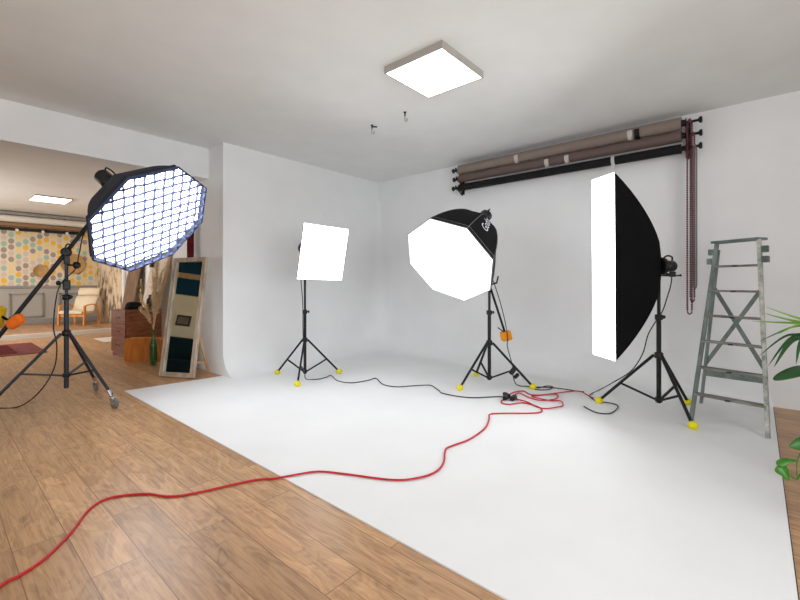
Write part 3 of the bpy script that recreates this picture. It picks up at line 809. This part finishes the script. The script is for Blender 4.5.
Cp = Cp0 + floorpts([tuple(onz(u, v)[:2]) for u, v in ((598, 392), (591.5, 395), (590, 398), (597, 402.5), (613, 405), (618, 408.5), (610, 415), (596, 414), (584, 408))])
tag(MB().tube(spline(Cp, 8), .0055, 7).build('power_cable', M_plast), 'thin black cable looping down from the tall strip softbox to the floor', 'cable', 'black power cables')

# ------------------------------------------------------------------ wall-mounted paper rolls
ya, yb, xr = 3.44, .565, 5.30
zs = [2.925, 2.795, 2.655]; rr = [.068, .060, .050]
xo = [5.30, 5.32, 5.30]
for y, side, lab in ((ya, 1, 'black three-hook wall bracket at the left end of the paper rolls'), (yb, -1, 'black three-hook wall bracket at the right end of the paper rolls, above the chains')):
    t = thing('wall_bracket', lab, 'bracket', (5.47, y, 2.55), 'roll brackets on the back wall')
    MB().bb((5.44, y - .022, 2.58), (5.478, y + .022, 2.99), .004).build('back_plate', M_bmetal, t)
    for z, x in zip(zs, xo):
        w = MB(); w.beam((5.45, y, z - .03), (x, y, z - .03), .03, .008); w.beam((x - .03, y, z - .03), (x - .045, y, z + .03), .03, .008, (0, 1, 0)); w.beam((5.445, y, z - .09), (x + .03, y, z - .03), .02, .006); w.build('arm', M_bmetal, t)
labels = ['taupe paper roll, topmost on the back wall', 'brown paper roll between the taupe and black rolls on the back wall', 'black paper roll, lowest on the back wall']
for i, (z, r, m, x) in enumerate(zip(zs, rr, (M_taupe, M_brownp, M_blackp), xo)):
    t = thing('paper_roll', labels[i], 'paper roll', (x, (ya + yb) / 2, z), 'studio paper rolls on the back wall')
    y0, y1 = ya - .04, yb + .045
    w = MB(); w.bar((x, y0, z), (x, y1, z), r, seg=28)
    w.build('paper', m, t)
    w = MB(); w.poly([(x - r * .7, y0 - .01, z - r * .72), (x - r * .7, y1 + .01, z - r * .72), (x - r * 1.02, y1 + .01, z + .0), (x - r * 1.02, y0 - .01, z + .0)])
    w.build('loose_edge', m, t)
    for y, s in ((y0, 1), (y1, -1)):
        w = MB(); w.lathe([(r * .55, 0), (r * .5, .03), (.02, .05), (.014, .055), (.014, .085 + (s < 0) * .06), (.034, .10 + (s < 0) * .06), (.034, .118 + (s < 0) * .06), (.02, .122 + (s < 0) * .06), (0, .122 + (s < 0) * .06)], (x, y, z), (0, s, 0), 18); w.build('end_knob', M_bmetal, t)
def bead_chain(x, y, z0, z1, m, label, dx=.018):
    t = thing('bead_chain', label, 'chain', (x, y, z0), 'bead chains of the paper rolls')
    w = MB(); w.lathe([(.020, -.012), (.024, -.010), (.024, .010), (.020, .012)], (x, y, z0), (0, 1, 0), 20); w.build('pulley', m, t)
    for s in (-1, 1):
        w = MB(); n = int((z0 - z1) / .019)
        w.bar((x, y + s * dx, z0), (x, y + s * dx, z1), .003, seg=5)
        for k in range(n):
            zz = z0 - (k + .5) * .019
            w.lathe([(0, -.0095), (.0095, -.005), (.0095, .005), (0, .0095)], (x, y + s * dx, zz), seg=6)
        w.build('strand', m, t)
    w = MB(); w.tube(spline([(x, y - dx, z1), (x, y - dx * .6, z1 - .02), (x, y, z1 - .028), (x, y + dx * .6, z1 - .02), (x, y + dx, z1)], 5), .007, 6); w.build('loop_end', m, t)
bead_chain(5.27, .535, 2.925, .92, M_chain, 'maroon bead chain at the right roll ends, hanging lowest', .020)
bead_chain(5.31, .515, 2.795, 1.05, M_chain, 'maroon bead chain just behind the longest one, slightly shorter', .017)
bead_chain(5.30, .492, 2.655, 1.19, M_chaing, 'greyish bead chain at the right, the shortest of the hanging chains', .013)
# clips and tape bands on the rolls
def on_roll(u, i):
    x = xo[i]; d = ray(u, 200); t = x / d.x; return d.y * t
for u, i, m, nm, lab in ((518, 0, M_clipd, 'clip', 'white clip under the taupe roll, furthest left of the clips'), (548, 1, M_clipd, 'clip', 'white clip on the brown roll, left one of a close pair'), (568, 1, M_clipd, 'clip', 'white clip on the brown roll, right one of a close pair'), (631, 0, M_clipd, 'clip', 'white clip on the taupe roll near its right end'), (638, 0, M_bmetal, 'clip', 'small black clip beside the white clip near the taupe roll right end')):
    y = on_roll(u, i); x, z, r = xo[i], zs[i], rr[i]
    t = thing(nm, lab, 'clip', (x, y, z - r), 'small clips on the paper rolls')
    w = MB()
    for k in range(7):
        a0 = PI * (.95 + .08 * k); p = V((x + (r + .004) * math.cos(a0), y, z + (r + .004) * math.sin(a0))); w.box(p, (.012, .05, .02), Matrix.Rotation(-a0, 3, 'Y'))
    w.build('jaw', m, t)
    MB().box((x - r * .75, y, z - r * .9), (.018, .028, .05), Matrix.Rotation(.5, 3, 'Y'), .004).build('grip', m, t)
y = on_roll(613.5, 2); x, z, r = xo[2], zs[2], rr[2]
t = thing('clip', 'pale tape band around the black roll, just above the strip softbox', 'clip', (x, y, z - r), 'small clips on the paper rolls')
MB().bar((x, y - .018, z), (x, y + .018, z), r + .004, seg=28).build('band', M_clear, t)
MB().bb((x - .02, y - .02, z - r - .05), (x - .01, y + .02, z - r + .02), .003).build('loose_end', M_clear, t)

# ------------------------------------------------------------------ step ladder
FL, FR = V((4.410, .438, .008)), V((4.327, -.066, .008)); RL, RR = V((5.13, .425, .008)), V((5.12, -.07, .008))
TL, TR = atd(717, 242, 3.95), atd(759, 240.5, 3.6); TL.z = TR.z = 1.6
lad = thing('step_ladder', 'weathered grey-green wooden step ladder by the back wall, beside the plants', 'ladder', (4.75, .18, .008))
wd = (FR - FL).normalized(); fd = V((-wd.y, wd.x, 0));
if fd.x > 0: fd = -fd
for p, q in ((FL, TL), (FR, TR)): 
    MB().beam(p, q, .028, .046, fd, .003).build('stile', M_ladend if p is FR else M_lad, lad, 'paint-spattered stile' if p is FR else None)
tlr, trr = TL.lerp(RL, .0) - fd * .05 - V((0, 0, .06)), TR - fd * .05 - V((0, 0, .06))
for p, q in ((RL, tlr), (RR, trr)): MB().beam(p, q, .024, .036, fd, .003).build('rear_leg', M_lad, lad)
def fr(t): return FL.lerp(TL, t), FR.lerp(TR, t)
for k in range(1, 7):
    a, b = fr(k * .1432); d = (b - a).normalized()
    MB().beam(a - fd * .01 + d * .0, b - fd * .01, .085 if k < 6 else .075, .018, (0, 0, 1), .003).build('tread', M_ladtread, lad)
    w = MB(); c = (a + b) / 2 + fd * .045; w.box(c - V((0, 0, .002)), (.012, .035, .012)); w.build('tread_rod_plate', M_rubber, lad)
d = (TR - TL).normalized()
MB().beam(TL - d * .022 - fd * .03 + V((0, 0, .01)), TR + d * .022 - fd * .03 + V((0, 0, .01)), .13, .022, (0, 0, 1), .003).build('top_plate', M_lad, lad)
for p, s in ((TL, -1), (TR, 1)):
    for dz in (.085, .175):
        q = p.lerp(FL if s < 0 else FR, dz / 1.6) + d * s * .045 - fd * .01
        MB().box(q, (.05, .06, .055), Matrix((d, fd, V((0, 0, 1)))).transposed(), .004).build('hinge_block', M_lad, lad)
rl = lambda t: (tlr.lerp(RL, t), trr.lerp(RR, t))
a0, b0 = rl(.24); a1, b1 = rl(.73)
MB().beam(a0, b1, .034, .014, fd, .002).build('cross_brace', M_lad, lad); MB().beam(b0 - fd * .016, a1 - fd * .016, .034, .014, fd, .002).build('cross_brace', M_lad, lad)
a, b = rl(.79); MB().beam(a, b, .016, .07, (0, 0, 1), .002).build('rear_rail', M_lad, lad)

# ------------------------------------------------------------------ plants at the right edge
def ribbon(pts, width, prof, fold=.25, side=None, n=14):
    P = spline(pts, n); w = MB(); N = len(P) - 1; rows = []
    for i, p in enumerate(P):
        t = i / N; tg = (P[min(N, i + 1)] - P[max(0, i - 1)]).normalized()
        s = (side or V((0, 0, 1))).cross(tg)
        s = s.normalized() if s.length > 1e-4 else V((1, 0, 0)); up = tg.cross(s)
        hw = max(.0004, width * prof(t) / 2)
        e = up * hw * fold
        th = tg.cross(s) * .0012
        rows.append([w.bm.verts.new(q) for q in (p - s * hw + e, p, p + s * hw + e, p + s * hw + e - th, p - th * 1.6, p - s * hw + e - th)])
    for a, b in zip(rows, rows[1:]):
        for k in range(6): w.face([a[k], a[(k + 1) % 6], b[(k + 1) % 6], b[k]], True)
    w.face(rows[0][::-1]); w.face(rows[-1])
    return w
def flower_pot(c, r, h, parent):
    w = MB(); w.lathe([(r * .7, 0), (r, h * .82), (r * 1.08, h * .82), (r * 1.08, h), (r * .96, h), (r * .93, h * .86), (0, h * .86)], c, seg=28); w.build('pot', M_terra, parent)
    MB().lathe([(0, h * .9), (r * .9, h * .9), (r * .9, h * .86), (0, h * .86)], c, seg=24).build('soil', M_soil, parent)
pb = V((3.33, -.58, 0))
dr = thing('dragon_plant', 'potted plant with thin arching sword leaves, leaning in at the right edge', 'plant', pb)
flower_pot(pb, .16, .30, dr)
crown = V((3.30, -.47, 1.00))
MB().tube(spline([pb + V((0, 0, .25)), pb + V((.02, .02, .55)), crown + V((0, -.02, -.15)), crown], 6), [.02] * 19, 10).build('stem', M_stem, dr)
lp = lambda t: min(1, t * 6 + .3) * (1 - t ** 2.4) 
tips = [((766, 307, 2.25), (805, 320, 2.2), .020, M_leafb), ((763, 313, 2.3), (800, 322, 2.22), .018, M_leafb), ((752, 321, 2.35), (795, 323, 2.25), .018, M_leafb), ((760, 341, 2.35), (790, 328, 2.28), .013, M_leaf), ((759, 356, 2.4), (784, 337, 2.32), .014, M_leafd), ((768, 366, 2.3), (790, 339, 2.25), .018, M_leafd), ((774, 367, 2.2), (792, 341, 2.18), .028, M_leafd), ((778, 334, 2.15), (805, 322, 2.15), .018, M_leafb), ((796, 364, 2.1), (803, 340, 2.12), .026, M_leafd)]
for tp, md_, wdt, m in tips:
    ribbon([crown, atd(md_[0] + 22, md_[1] - 3, (md_[2] + 2.2) / 2), atd(*md_), atd(*tp)], wdt * 1.4, lp, .3, V((-.72, .1, .65))).build('leaf', m, dr)
for k in range(12):
    a = rad(-150 + k * 23) ; L = .34 + .1 * random.random(); dz = random.uniform(-.2, .25)
    e = crown + V((math.cos(a) * L, -abs(math.sin(a)) * L - .05, dz))
    ribbon([crown, crown.lerp(e, .5) + V((0, 0, .16)), e], .022, lp, .3).build('leaf', M_leaf, dr)
# broad-leaved plant
rb_ = V((3.74, -.74, 0))
bp = thing('broad_leaf_plant', 'potted plant with broad dark leaves, low at the right edge behind the sword leaves', 'plant', rb_)
flower_pot(rb_, .15, .26, bp)
MB().tube(spline([rb_ + V((0, 0, .22)), rb_ + V((-.02, .05, .5)), rb_ + V((-.05, .09, .86))], 6), .010, 8).build('stem', M_stem, bp)
el = lambda t: max(.03, math.sin(PI * min(1, t * .93 + .05)) ** .7)
def broad(base, mid_, tip, wdt): 
    MB().tube([base, base.lerp(mid_, .5) + V((0, 0, .02)), mid_], .004, 6).build('leaf_stalk', M_leafd, bp)
    ribbon([mid_, mid_.lerp(tip, .5) + V((0, 0, .022)), tip], wdt, el, .18, V((-.6, .05, .8))).build('leaf', M_leafd, bp)
s1 = rb_ + V((-.03, .07, .72))
broad(s1, atd(830, 370, 2.5), atd(774, 380, 2.45), .088)
broad(s1, atd(842, 330, 2.45), atd(826, 300, 2.4), .15)
for a in (-30, -80, -130, -170):
    L = .12; dirv = V((math.cos(rad(a)), math.sin(rad(a)), .1)); broad(s1, s1 + dirv * .14, s1 + dirv * .38, .13)
# trailing vine
vb = V((2.80, -.62, 0))
vn = thing('trailing_vine', 'trailing vine with glossy heart-shaped leaves over the edge of the white floor', 'plant', vb)
flower_pot(vb, .13, .30, vn)
vin = [vb + V((0, 0, .28)), vb + V((0, .1, .42)), atd(850, 455, 1.95), atd(806, 470, 1.98), atd(797, 479, 2.0), atd(788, 474, 2.0), atd(783, 469, 2.0)]
MB().tube(spline(vin, 8), .0032, 6).build('vine', M_vine, vn)
hl = lambda t: max(.02, (math.sin(PI * min(1, t ** .55)) ** .95))
def heart(a, b, wdt, m=M_vine, side=None):
    ribbon([a, a.lerp(b, .5) + V((0, 0, .008)), b], wdt, hl, .2, side).build('leaf', m, vn)
heart(atd(777, 466, 2.0), atd(789, 481, 1.97), .062, M_vine, V((-.7, -.5, .3)))
heart(atd(777, 465, 2.0), atd(797, 461, 1.99), .034, M_vine, V((-.5, -.3, .7)))
MB().tube(spline([atd(797, 479, 2.0), atd(797, 462, 1.98), atd(801, 452, 1.97)], 6), .0025, 6).build('vine', M_vine, vn)
heart(atd(812, 445, 1.95), atd(789, 447, 1.95), .075, M_leaf, V((-.75, -.55, .35)))
for k in range(8):
    a = rad(200 + k * 20); p = vb + V((math.cos(a) * .1, math.sin(a) * .1, .38)); heart(p, p + V((math.cos(a) * .11, math.sin(a) * .11, -.03)), .08, M_leaf)

# ------------------------------------------------------------------ mirror
n_, r_, u_ = frame(3.582, .168, .012)
mC2 = V((2.224, 5.69, .786)); W, H = .53, 1.566
mir = thing('standing_mirror', 'tall leaning mirror in a limed wood frame, beside the pier', 'mirror', mC2 - u_ * H / 2)
Rm = Matrix((r_, u_, n_)).transposed(); fw = .052
w = MB()
for (a, b, sx_, sy_) in ((0, H / 2 - fw / 2, W, fw), (0, -H / 2 + fw / 2, W, fw), (-W / 2 + fw / 2, 0, fw, H - 2 * fw), (W / 2 - fw / 2, 0, fw, H - 2 * fw)):
    w.box(mC2 + r_ * a + u_ * b - n_ * .02, (sx_, sy_, .04), Rm, .004)
for (a, b, sx_, sy_) in ((0, H / 2 - fw + .005, W - 2 * fw + .02, .014), (0, -H / 2 + fw - .005, W - 2 * fw + .02, .014), (-W / 2 + fw - .005, 0, .014, H - 2 * fw), (W / 2 - fw + .005, 0, .014, H - 2 * fw), (0, H / 2 - .008, W, .016), (0, -H / 2 + .008, W, .016), (-W / 2 + .008, 0, .016, H), (W / 2 - .008, 0, .016, H)):
    w.box(mC2 + r_ * a + u_ * b + n_ * .004, (sx_, sy_, .012), Rm, .003)
w.build('frame', M_mirw, mir)
MB().box(mC2 - n_ * .02, (W - 2 * fw + .02, H - 2 * fw + .02, .006), Rm).build('glass', M_mirror, mir)
w = MB(); top = mC2 + u_ * .30 - n_ * .05
w.beam(top, V((2.515, 5.60, .012)), .022, .03, (1, 0, 0)); w.beam(V((2.49, 5.60, .16)), mC2 - u_ * .62 - n_ * .05, .016, .02)
w.build('easel_leg', M_pole, mir, 'pale wooden prop leg')
# rolled carpet behind it
t = thing('rolled_carpet', 'dark maroon rolled carpet standing upright behind the mirror', 'carpet', (2.49, 6.12, 0))
w = MB(); sp_ = [(.043 - .0006 * k, 0) for k in range(1)]
w.lathe([(.0, 0), (.043, 0), (.045, .02), (.044, 1.0), (.045, 2.0), (.043, 2.02), (.032, 2.02), (.032, 2.0), (.022, 2.0), (.022, 2.02), (0, 2.02)], (2.49, 6.12, 0), seg=20); w.build('roll', M_carpet, t)

# ------------------------------------------------------------------ cabinet and the things on and by it
cab = thing('drawer_cabinet', 'dark walnut drawer cabinet standing by the side wall', 'cabinet', (2.13, 7.72, 0))
cab.rotation_euler.z = rad(8)
cx0, cx1, cy0, cy1, ch = 2.13, 2.70, 7.72, 8.24, .775
MB().bb((cx0 + .02, cy0 + .02, 0), (cx1 - .02, cy1 - .02, .07)).build('plinth', M_cab, cab)
MB().bb((cx0 + .018, cy0, .07), (cx1, cy1, ch - .02), .003).build('body', M_cab, cab)
MB().bb((cx0 - .005, cy0 - .008, ch - .02), (cx1 + .005, cy1 + .008, ch), .004).build('top', M_cab, cab)
for k in range(3):
    z0 = .085 + k * .225
    dd = MB().bb((cx0, cy0 + .015, z0), (cx0 + .02, cy1 - .015, z0 + .215), .004).build('drawer', M_cab, cab)
    MB().bb((cx0 - .012, (cy0 + cy1) / 2 - .06, z0 + .10), (cx0 + .002, (cy0 + cy1) / 2 + .06, z0 + .115), .003).build('handle', M_frame, dd)
case = thing('wooden_case', 'orange-brown wooden case standing on edge in front of the cabinet', 'case', (2.28, 7.19, 0))
dc = V((.34, -.34, 0)).normalized(); nc = V((-dc.x, -dc.y, 0)); nc = V((-.707, -.707, 0))
Rc_ = Matrix((dc, -nc, V((0, 0, 1)))).transposed()
w = MB(); cc0 = V((2.05, 7.31, 0)) + dc * .215 - nc * .06
# rounded-corner slab
prof = []
hw, hh, rc_ = .27, .18, .05
for (sx_, sz_) in ((1, 1), (-1, 1), (-1, -1), (1, -1)):
    for k in range(6):
        a0 = {(1, 1): 0, (-1, 1): PI / 2, (-1, -1): PI, (1, -1): 1.5 * PI}[(sx_, sz_)] + PI / 2 * k / 5
        prof.append((sx_ * (hw - rc_) + rc_ * math.cos(a0), .18 + sz_ * (hh - rc_) + rc_ * math.sin(a0)))
A_ = [w.bm.verts.new(cc0 + dc * a + V((0, 0, b)) + nc * .065) for a, b in prof]; B_ = [w.bm.verts.new(cc0 + dc * a + V((0, 0, b)) - nc * .065) for a, b in prof]
w.ringface(A_, B_, False); w.face(A_); w.face(B_[::-1])
w.build('body', M_case, case)
w = MB()
for o_ in (.055, -.055):
    w.tube([cc0 + dc * a * 1.004 + V((0, 0, .18 + (b - .18) * 1.006)) + nc * o_ for a, b in prof], .005, 6, closed=True)
w.build('edge_band', M_birch, case)
bx, by = 2.225, 6.77
bt = thing('bottle_vase', 'tall green glass bottle on the floor in front of the wooden case', 'vase', (bx, by, 0))
MB().lathe([(0, .004), (.05, 0), (.055, .02), (.055, .26), (.048, .32), (.026, .40), (.022, .50), (.026, .51), (.026, .525), (.018, .525), (.018, .41), (.042, .32), (.049, .26), (.049, .03), (0, .02)], (bx, by, 0), seg=24).build('glass', M_glassg, bt)
gr = thing('dried_grass', 'bunch of dried pampas grass standing in the green bottle', 'dried plant', (bx, by, .30), None)
for k in range(17):
    a = random.uniform(-.45, 1); b = random.uniform(-1, 1)
    L = random.uniform(.75, 1.22); sx_ = sd * (a * .17 + .07) + V((cc, ss, 0)) * b * .08
    base = V((bx + a * .008, by + b * .008, .10)); neck = V((bx + a * .008, by + b * .008, .53)); tip = V((bx, by, .47 + L)) + sx_ * (1.0 + .3 * random.random())
    if k in (3, 9): tip = V((bx, by, .80 + .2 * (k == 9))) - sd * (.20) + V((0, 0, 0))
    m_ = neck.lerp(tip, .45) + V((0, 0, .04))
    MB().tube(spline([base, neck, m_, tip], 5), .0022, 5).build('stalk', M_grass, gr)
    w = MB(); P = spline([neck.lerp(m_, .55), m_, m_.lerp(tip, .5), tip], 5)
    w.tube(P, [max(.001, .006 * (1 - i / len(P))) for i in range(len(P))], 5)
    for i in range(150):
        j = random.randrange(1, len(P)); p = P[j]; q = p + V((random.gauss(0, .028), random.gauss(0, .028), random.uniform(.02, .10)))
        w.tube([p, p.lerp(q, .5) + V((0, 0, .008)), q], [.0022, .0018, .0006], 3)
    w.build('plume', M_grass, gr)
hx, hy = 2.30, 7.90
ht = thing('black_hat', 'black felt hat on top of the walnut cabinet', 'hat', (hx, hy, ch))
MB().lathe([(0, .002), (.12, .0), (.150, .008), (.152, .014), (.14, .014), (.125, .018), (.12, .07), (.10, .108), (.06, .125), (.02, .116), (0, .112)], (hx, hy, ch), seg=28).build('felt', M_felt, ht)
MB().lathe([(.127, .018), (.127, .04), (.124, .04)], (hx, hy, ch), seg=28).build('band', M_black, ht)
kx, ky = 2.46, 8.08
kt = thing('candlestick', 'slender brass candlestick behind the black hat on the cabinet', 'candlestick', (kx, ky, ch))
MB().lathe([(0, 0), (.055, 0), (.055, .012), (.02, .03), (.011, .06), (.016, .10), (.010, .14), (.010, .27), (.018, .29), (.012, .32), (.012, .36), (.03, .375), (.03, .385), (.014, .39), (.014, .42), (0, .42)], (kx, ky, ch), seg=20).build('stem', M_brass, kt)
MB().lathe([(0, .42), (.010, .42), (.010, .50), (.002, .505), (0, .505)], (kx, ky, ch), seg=14).build('candle', M_cream, kt)
jx, jy = 2.53, 7.86
jt = thing('black_bottle', 'squat black bottle on the right of the cabinet top', 'bottle', (jx, jy, ch))
MB().lathe([(0, 0), (.05, 0), (.055, .02), (.055, .14), (.04, .175), (.02, .19), (.02, .205)], (jx, jy, ch), seg=22).build('body', M_plast, jt)
MB().lathe([(.024, .195), (.024, .23), (.02, .236), (0, .236)], (jx, jy, ch), seg=18).build('cap', M_plast, jt)
# boards leaning on the side wall
def board(y0, y1, h, m, lab, dx=.22, tilt=0, nm='leaning_board'):
    t = thing(nm, lab, 'board', (XS - dx, (y0 + y1) / 2, 0), None)
    w = MB(); a = V((XS - dx, (y0 + y1) / 2, .0)); b = V((XS - .035, (y0 + y1) / 2 + tilt, h))
    w.beam(a, b, y1 - y0, .03, (1, 0, .1), .003); o = w.build('panel', m, t)
    return t
board(10.75, 11.5, 2.1, M_brownb, 'brown wooden board leaning on the side wall behind the cabinet', .30, -.2)
bt_ = board(9.35, 10.15, 1.95, M_paleb, 'pale board leaning on the side wall right of the brown board', .34, -.35)
MB().box((XS - .16, 9.72, 1.62), (.06, .09, .16), None, .012).build('clamp', M_plast, bt_, 'black clamp')

# ------------------------------------------------------------------ far room things
rg = tag(recentre(MB().bb((-1.1, 9.37, 0), (1.41, 11.07, .012), .003).build('rug', rug_mat()), (.1, 10.2, 0)), 'dark red patterned rug on the wood floor at far left', 'rug')
w = MB(); w.bb((-1.0, 9.55, .0125), (1.05, 10.9, .0145)); w.build('border_field', M_carpet, rg)
rg['_org'] = (.1, 10.2, 0)
for c in rg.children: c.location = V((0, 0, 0)) - V((.1, 10.2, 0))
tag(recentre(MB().bb((2.40, 10.0, 0), (3.1, 10.85, .012), .004).build('floor_mat', M_matw), (2.75, 10.4, 0)), 'small pale mat on the floor beyond the cabinet', 'mat')
# armchair
def armchair():
    base = V((2.69, 13.53, .112)); f = V((-.707, -.707, 0)); s = V((.707, -.707, 0)); z = V((0, 0, 1))
    P = lambda a, b, c: base + s * a + f * b + z * c
    t = thing('armchair', 'cream armchair with a bentwood frame by the dotted wallpaper', 'armchair', base)
    for a in (-.31, .31):
        w = MB(); w.beam(P(a, .30, 0), P(a, .28, .50), .035, .07, f, .006)
        w.build('front_leg', M_birch, t)
        w = MB(); arc = spline([P(a, .30, .49), P(a, .10, .53), P(a, -.08, .52), P(a, -.20, .45), P(a, -.26, .25), P(a, -.28, .0)], 5)
        for p, q in zip(arc, arc[1:]): w.beam(p, q + (q - p) * .05, .05, .022, z if abs((q - p).normalized().z) < .7 else f)
        w.build('armrest', M_birch, t)
    w = MB(); w.beam(P(-.31, .27, .25), P(.31, .27, .25), .03, .07, z, .004); w.build('front_rail', M_birch, t)
    def cushion(path, th, name, hw=.28):
        w = MB(); n = len(path); rows = []
        for i, (b, c) in enumerate(path):
            b0, c0 = path[max(0, i - 1)]; b1, c1 = path[min(n - 1, i + 1)]
            tg = V((b1 - b0, c1 - c0)).normalized(); nn = V((-tg.y, tg.x))
            if nn.y < 0 and abs(nn.y) > .3: nn = -nn
            h_ = th * (.55 if i in (0, n - 1) else 1)
            row = []
            for q, e in ((-1, 0), (-.94, .5), (0, .62), (.94, .5), (1, 0), (.94, -.5), (0, -.5), (-.94, -.5)):
                row.append(w.bm.verts.new(P(q * hw, b + nn.x * e * h_, c + nn.y * e * h_)))
            rows.append(row)
        for a_, b_ in zip(rows, rows[1:]): w.ringface(a_, b_)
        w.face(rows[0]); w.face(rows[-1][::-1])
        return w.build(name, M_cream, t)
    cushion([(.36, .33), (.30, .335), (.15, .32), (0, .30), (-.15, .30)], .09, 'seat_cushion')
    cushion([(-.12, .33), (-.20, .48), (-.27, .64), (-.33, .74)], .08, 'back_cushion')
    cushion([(-.335, .76), (-.37, .86), (-.41, .95)], .085, 'head_cushion', .275)
armchair()
for u, v, r_d, lab in ((41, 271, .165, 'small round woven tray on the dotted wallpaper'), (73, 264, .28, 'large round woven tray on the dotted wallpaper behind the boom stand')):
    d = ray(u, v); k = (YF - .032) / d.y; p = V((0, 0, CAM_H)) + d * k
    t = thing('woven_tray', lab, 'wall basket', p, 'woven trays on the wallpaper')
    w = MB(); w.lathe([(0, 0), (r_d * .9, .0), (r_d, .04), (r_d * .97, .045), (r_d * .86, .016), (0, .014)], p + V((0, .03, 0)), (0, -1, 0), 32)
    for q in (.25, .5, .75): w.lathe([(r_d * q - .012, .012), (r_d * q, .022), (r_d * q + .012, .012)], p + V((0, .03, 0)), (0, -1, 0), 32)
    w.build('weave', M_wick, t)
# backdrop rolls on the far wall
for z, r, m, lab, nm in ((3.0, .045, M_rail, 'grey pipe along the top of the far wall', 'backdrop_pipe'), (2.855, .085, M_whitep, 'white backdrop roll high on the far wall', 'backdrop_roll'), (2.70, .06, M_tan, 'tan backdrop roll under the white one on the far wall', 'backdrop_roll')):
    t = thing(nm, lab, 'backdrop roll' if nm != 'backdrop_pipe' else 'pipe', (0, YF - .14, z), 'backdrop rolls on the far wall' if nm != 'backdrop_pipe' else None)
    MB().bar((-1.1, YF - .14, z), (3.02, YF - .14, z), r, seg=22).build('tube', m, t)
    w = MB()
    for x in (-.6, .56, 2.55): w.bb((x - .02, YF - .15, z - r - .01), (x + .02, YF - .002, z + r + .01))
    w.build('bracket', M_gmetal, t)
t = thing('track_light', 'black lighting track with small spots under the backdrop rolls', 'track light', (0, YF - .2, 2.58))
MB().bb((-1.1, YF - .26, 2.545), (2.96, YF - .17, 2.62), .004).build('track', M_bmetal, t)
for u in (17, 43, 67):
    d = ray(u, 229); k = (YF - .27) / d.y; x = d.x * k
    sp1 = MB().bar((x, YF - .262, 2.57), (x, YF - .30, 2.55), .032, seg=14).build('spot', M_clip, t, 'small pale spot')

# ------------------------------------------------------------------ what the mirror shows (left wall of the lounge)
structure(MB().bb((XP, 5.93, 1.86), (XP + .02, 9.5, ZC)).build('trim_6', M_teal))
structure(MB().bb((XP, 5.93, 2.22), (XP + .05, 9.5, 2.33)).build('trim_7', M_pole))
t = thing('picture_frame', 'dark framed picture seen in the mirror', 'picture', (XP + .01, 6.85, 1.2))
MB().bb((XP, 6.71, 1.20), (XP + .03, 6.99, 1.42), .004).build('frame', M_frame, t)
MB().bb((XP + .028, 6.745, 1.235), (XP + .034, 6.955, 1.385)).build('print', M_art, t)
t = thing('dark_sofa', 'dark teal sofa seen at the foot of the mirror', 'sofa', (XP + .5, 6.8, 0))
MB().bb((XP + .03, 6.02, 0), (XP + .85, 7.9, .45), .04).build('seat', M_teald, t)
MB().bb((XP + .03, 6.02, .40), (XP + .28, 7.9, .93), .06).build('backrest', M_teald, t)
for y in (5.96, 7.85): MB().bb((XP + .03, y, 0), (XP + .85, y + .18, .64), .05).build('armrest', M_teald, t)

# ------------------------------------------------------------------ assumed daylight, added fill and world
wd_ = bpy.data.worlds.new('world'); sc.world = wd_; wd_.use_nodes = True
wd_.node_tree.nodes['Background'].inputs['Color'].default_value = (.75, .87, 1.0, 1); wd_.node_tree.nodes['Background'].inputs['Strength'].default_value = 1.0
def area(name, loc, rot, sx_, sy_, power, color=(1, 1, 1)):
    l = bpy.data.lights.new(name, 'AREA'); l.shape = 'RECTANGLE'; l.size = sx_; l.size_y = sy_; l.energy = power; l.color = color
    o = bpy.data.objects.new(name, l); COL.objects.link(o); o.location = loc; o.rotation_euler = rot
    return o
area('window_daylight', ((wx0 + wx1) / 2, Y0 - .3, (wz0 + wz1) / 2), (PI / 2, 0, 0), wx1 - wx0, wz1 - wz0, 120, (.985, .995, 1.0))  # added lamp standing in for daylight through the assumed window beside the camera
area('window_daylight', (X0 - .3, 1.5, 1.68), (PI / 2, 0, -PI / 2), 4.2, 1.65, 30, (.97, .99, 1.0))  # added fill lamp outside the invented window behind the camera
area('window_daylight', (XP - .3, 11.6, 1.68), (PI / 2, 0, -PI / 2), 3.6, 1.65, 110, (1.0, .97, .93))  # added lamp brightening the lounge through its invented window

for o in ORG:
    if '_org' in o: del o['_org']

# ------------------------------------------------------------------ view
sc.view_settings.view_transform = 'Standard'; sc.view_settings.look = 'None'
sc.view_settings.exposure = 0.33; sc.view_settings.gamma = 1.0; sc.view_settings.use_curve_mapping = False
sc.cycles.use_denoising = True
sc.cycles.max_bounces = 10; sc.cycles.diffuse_bounces = 6
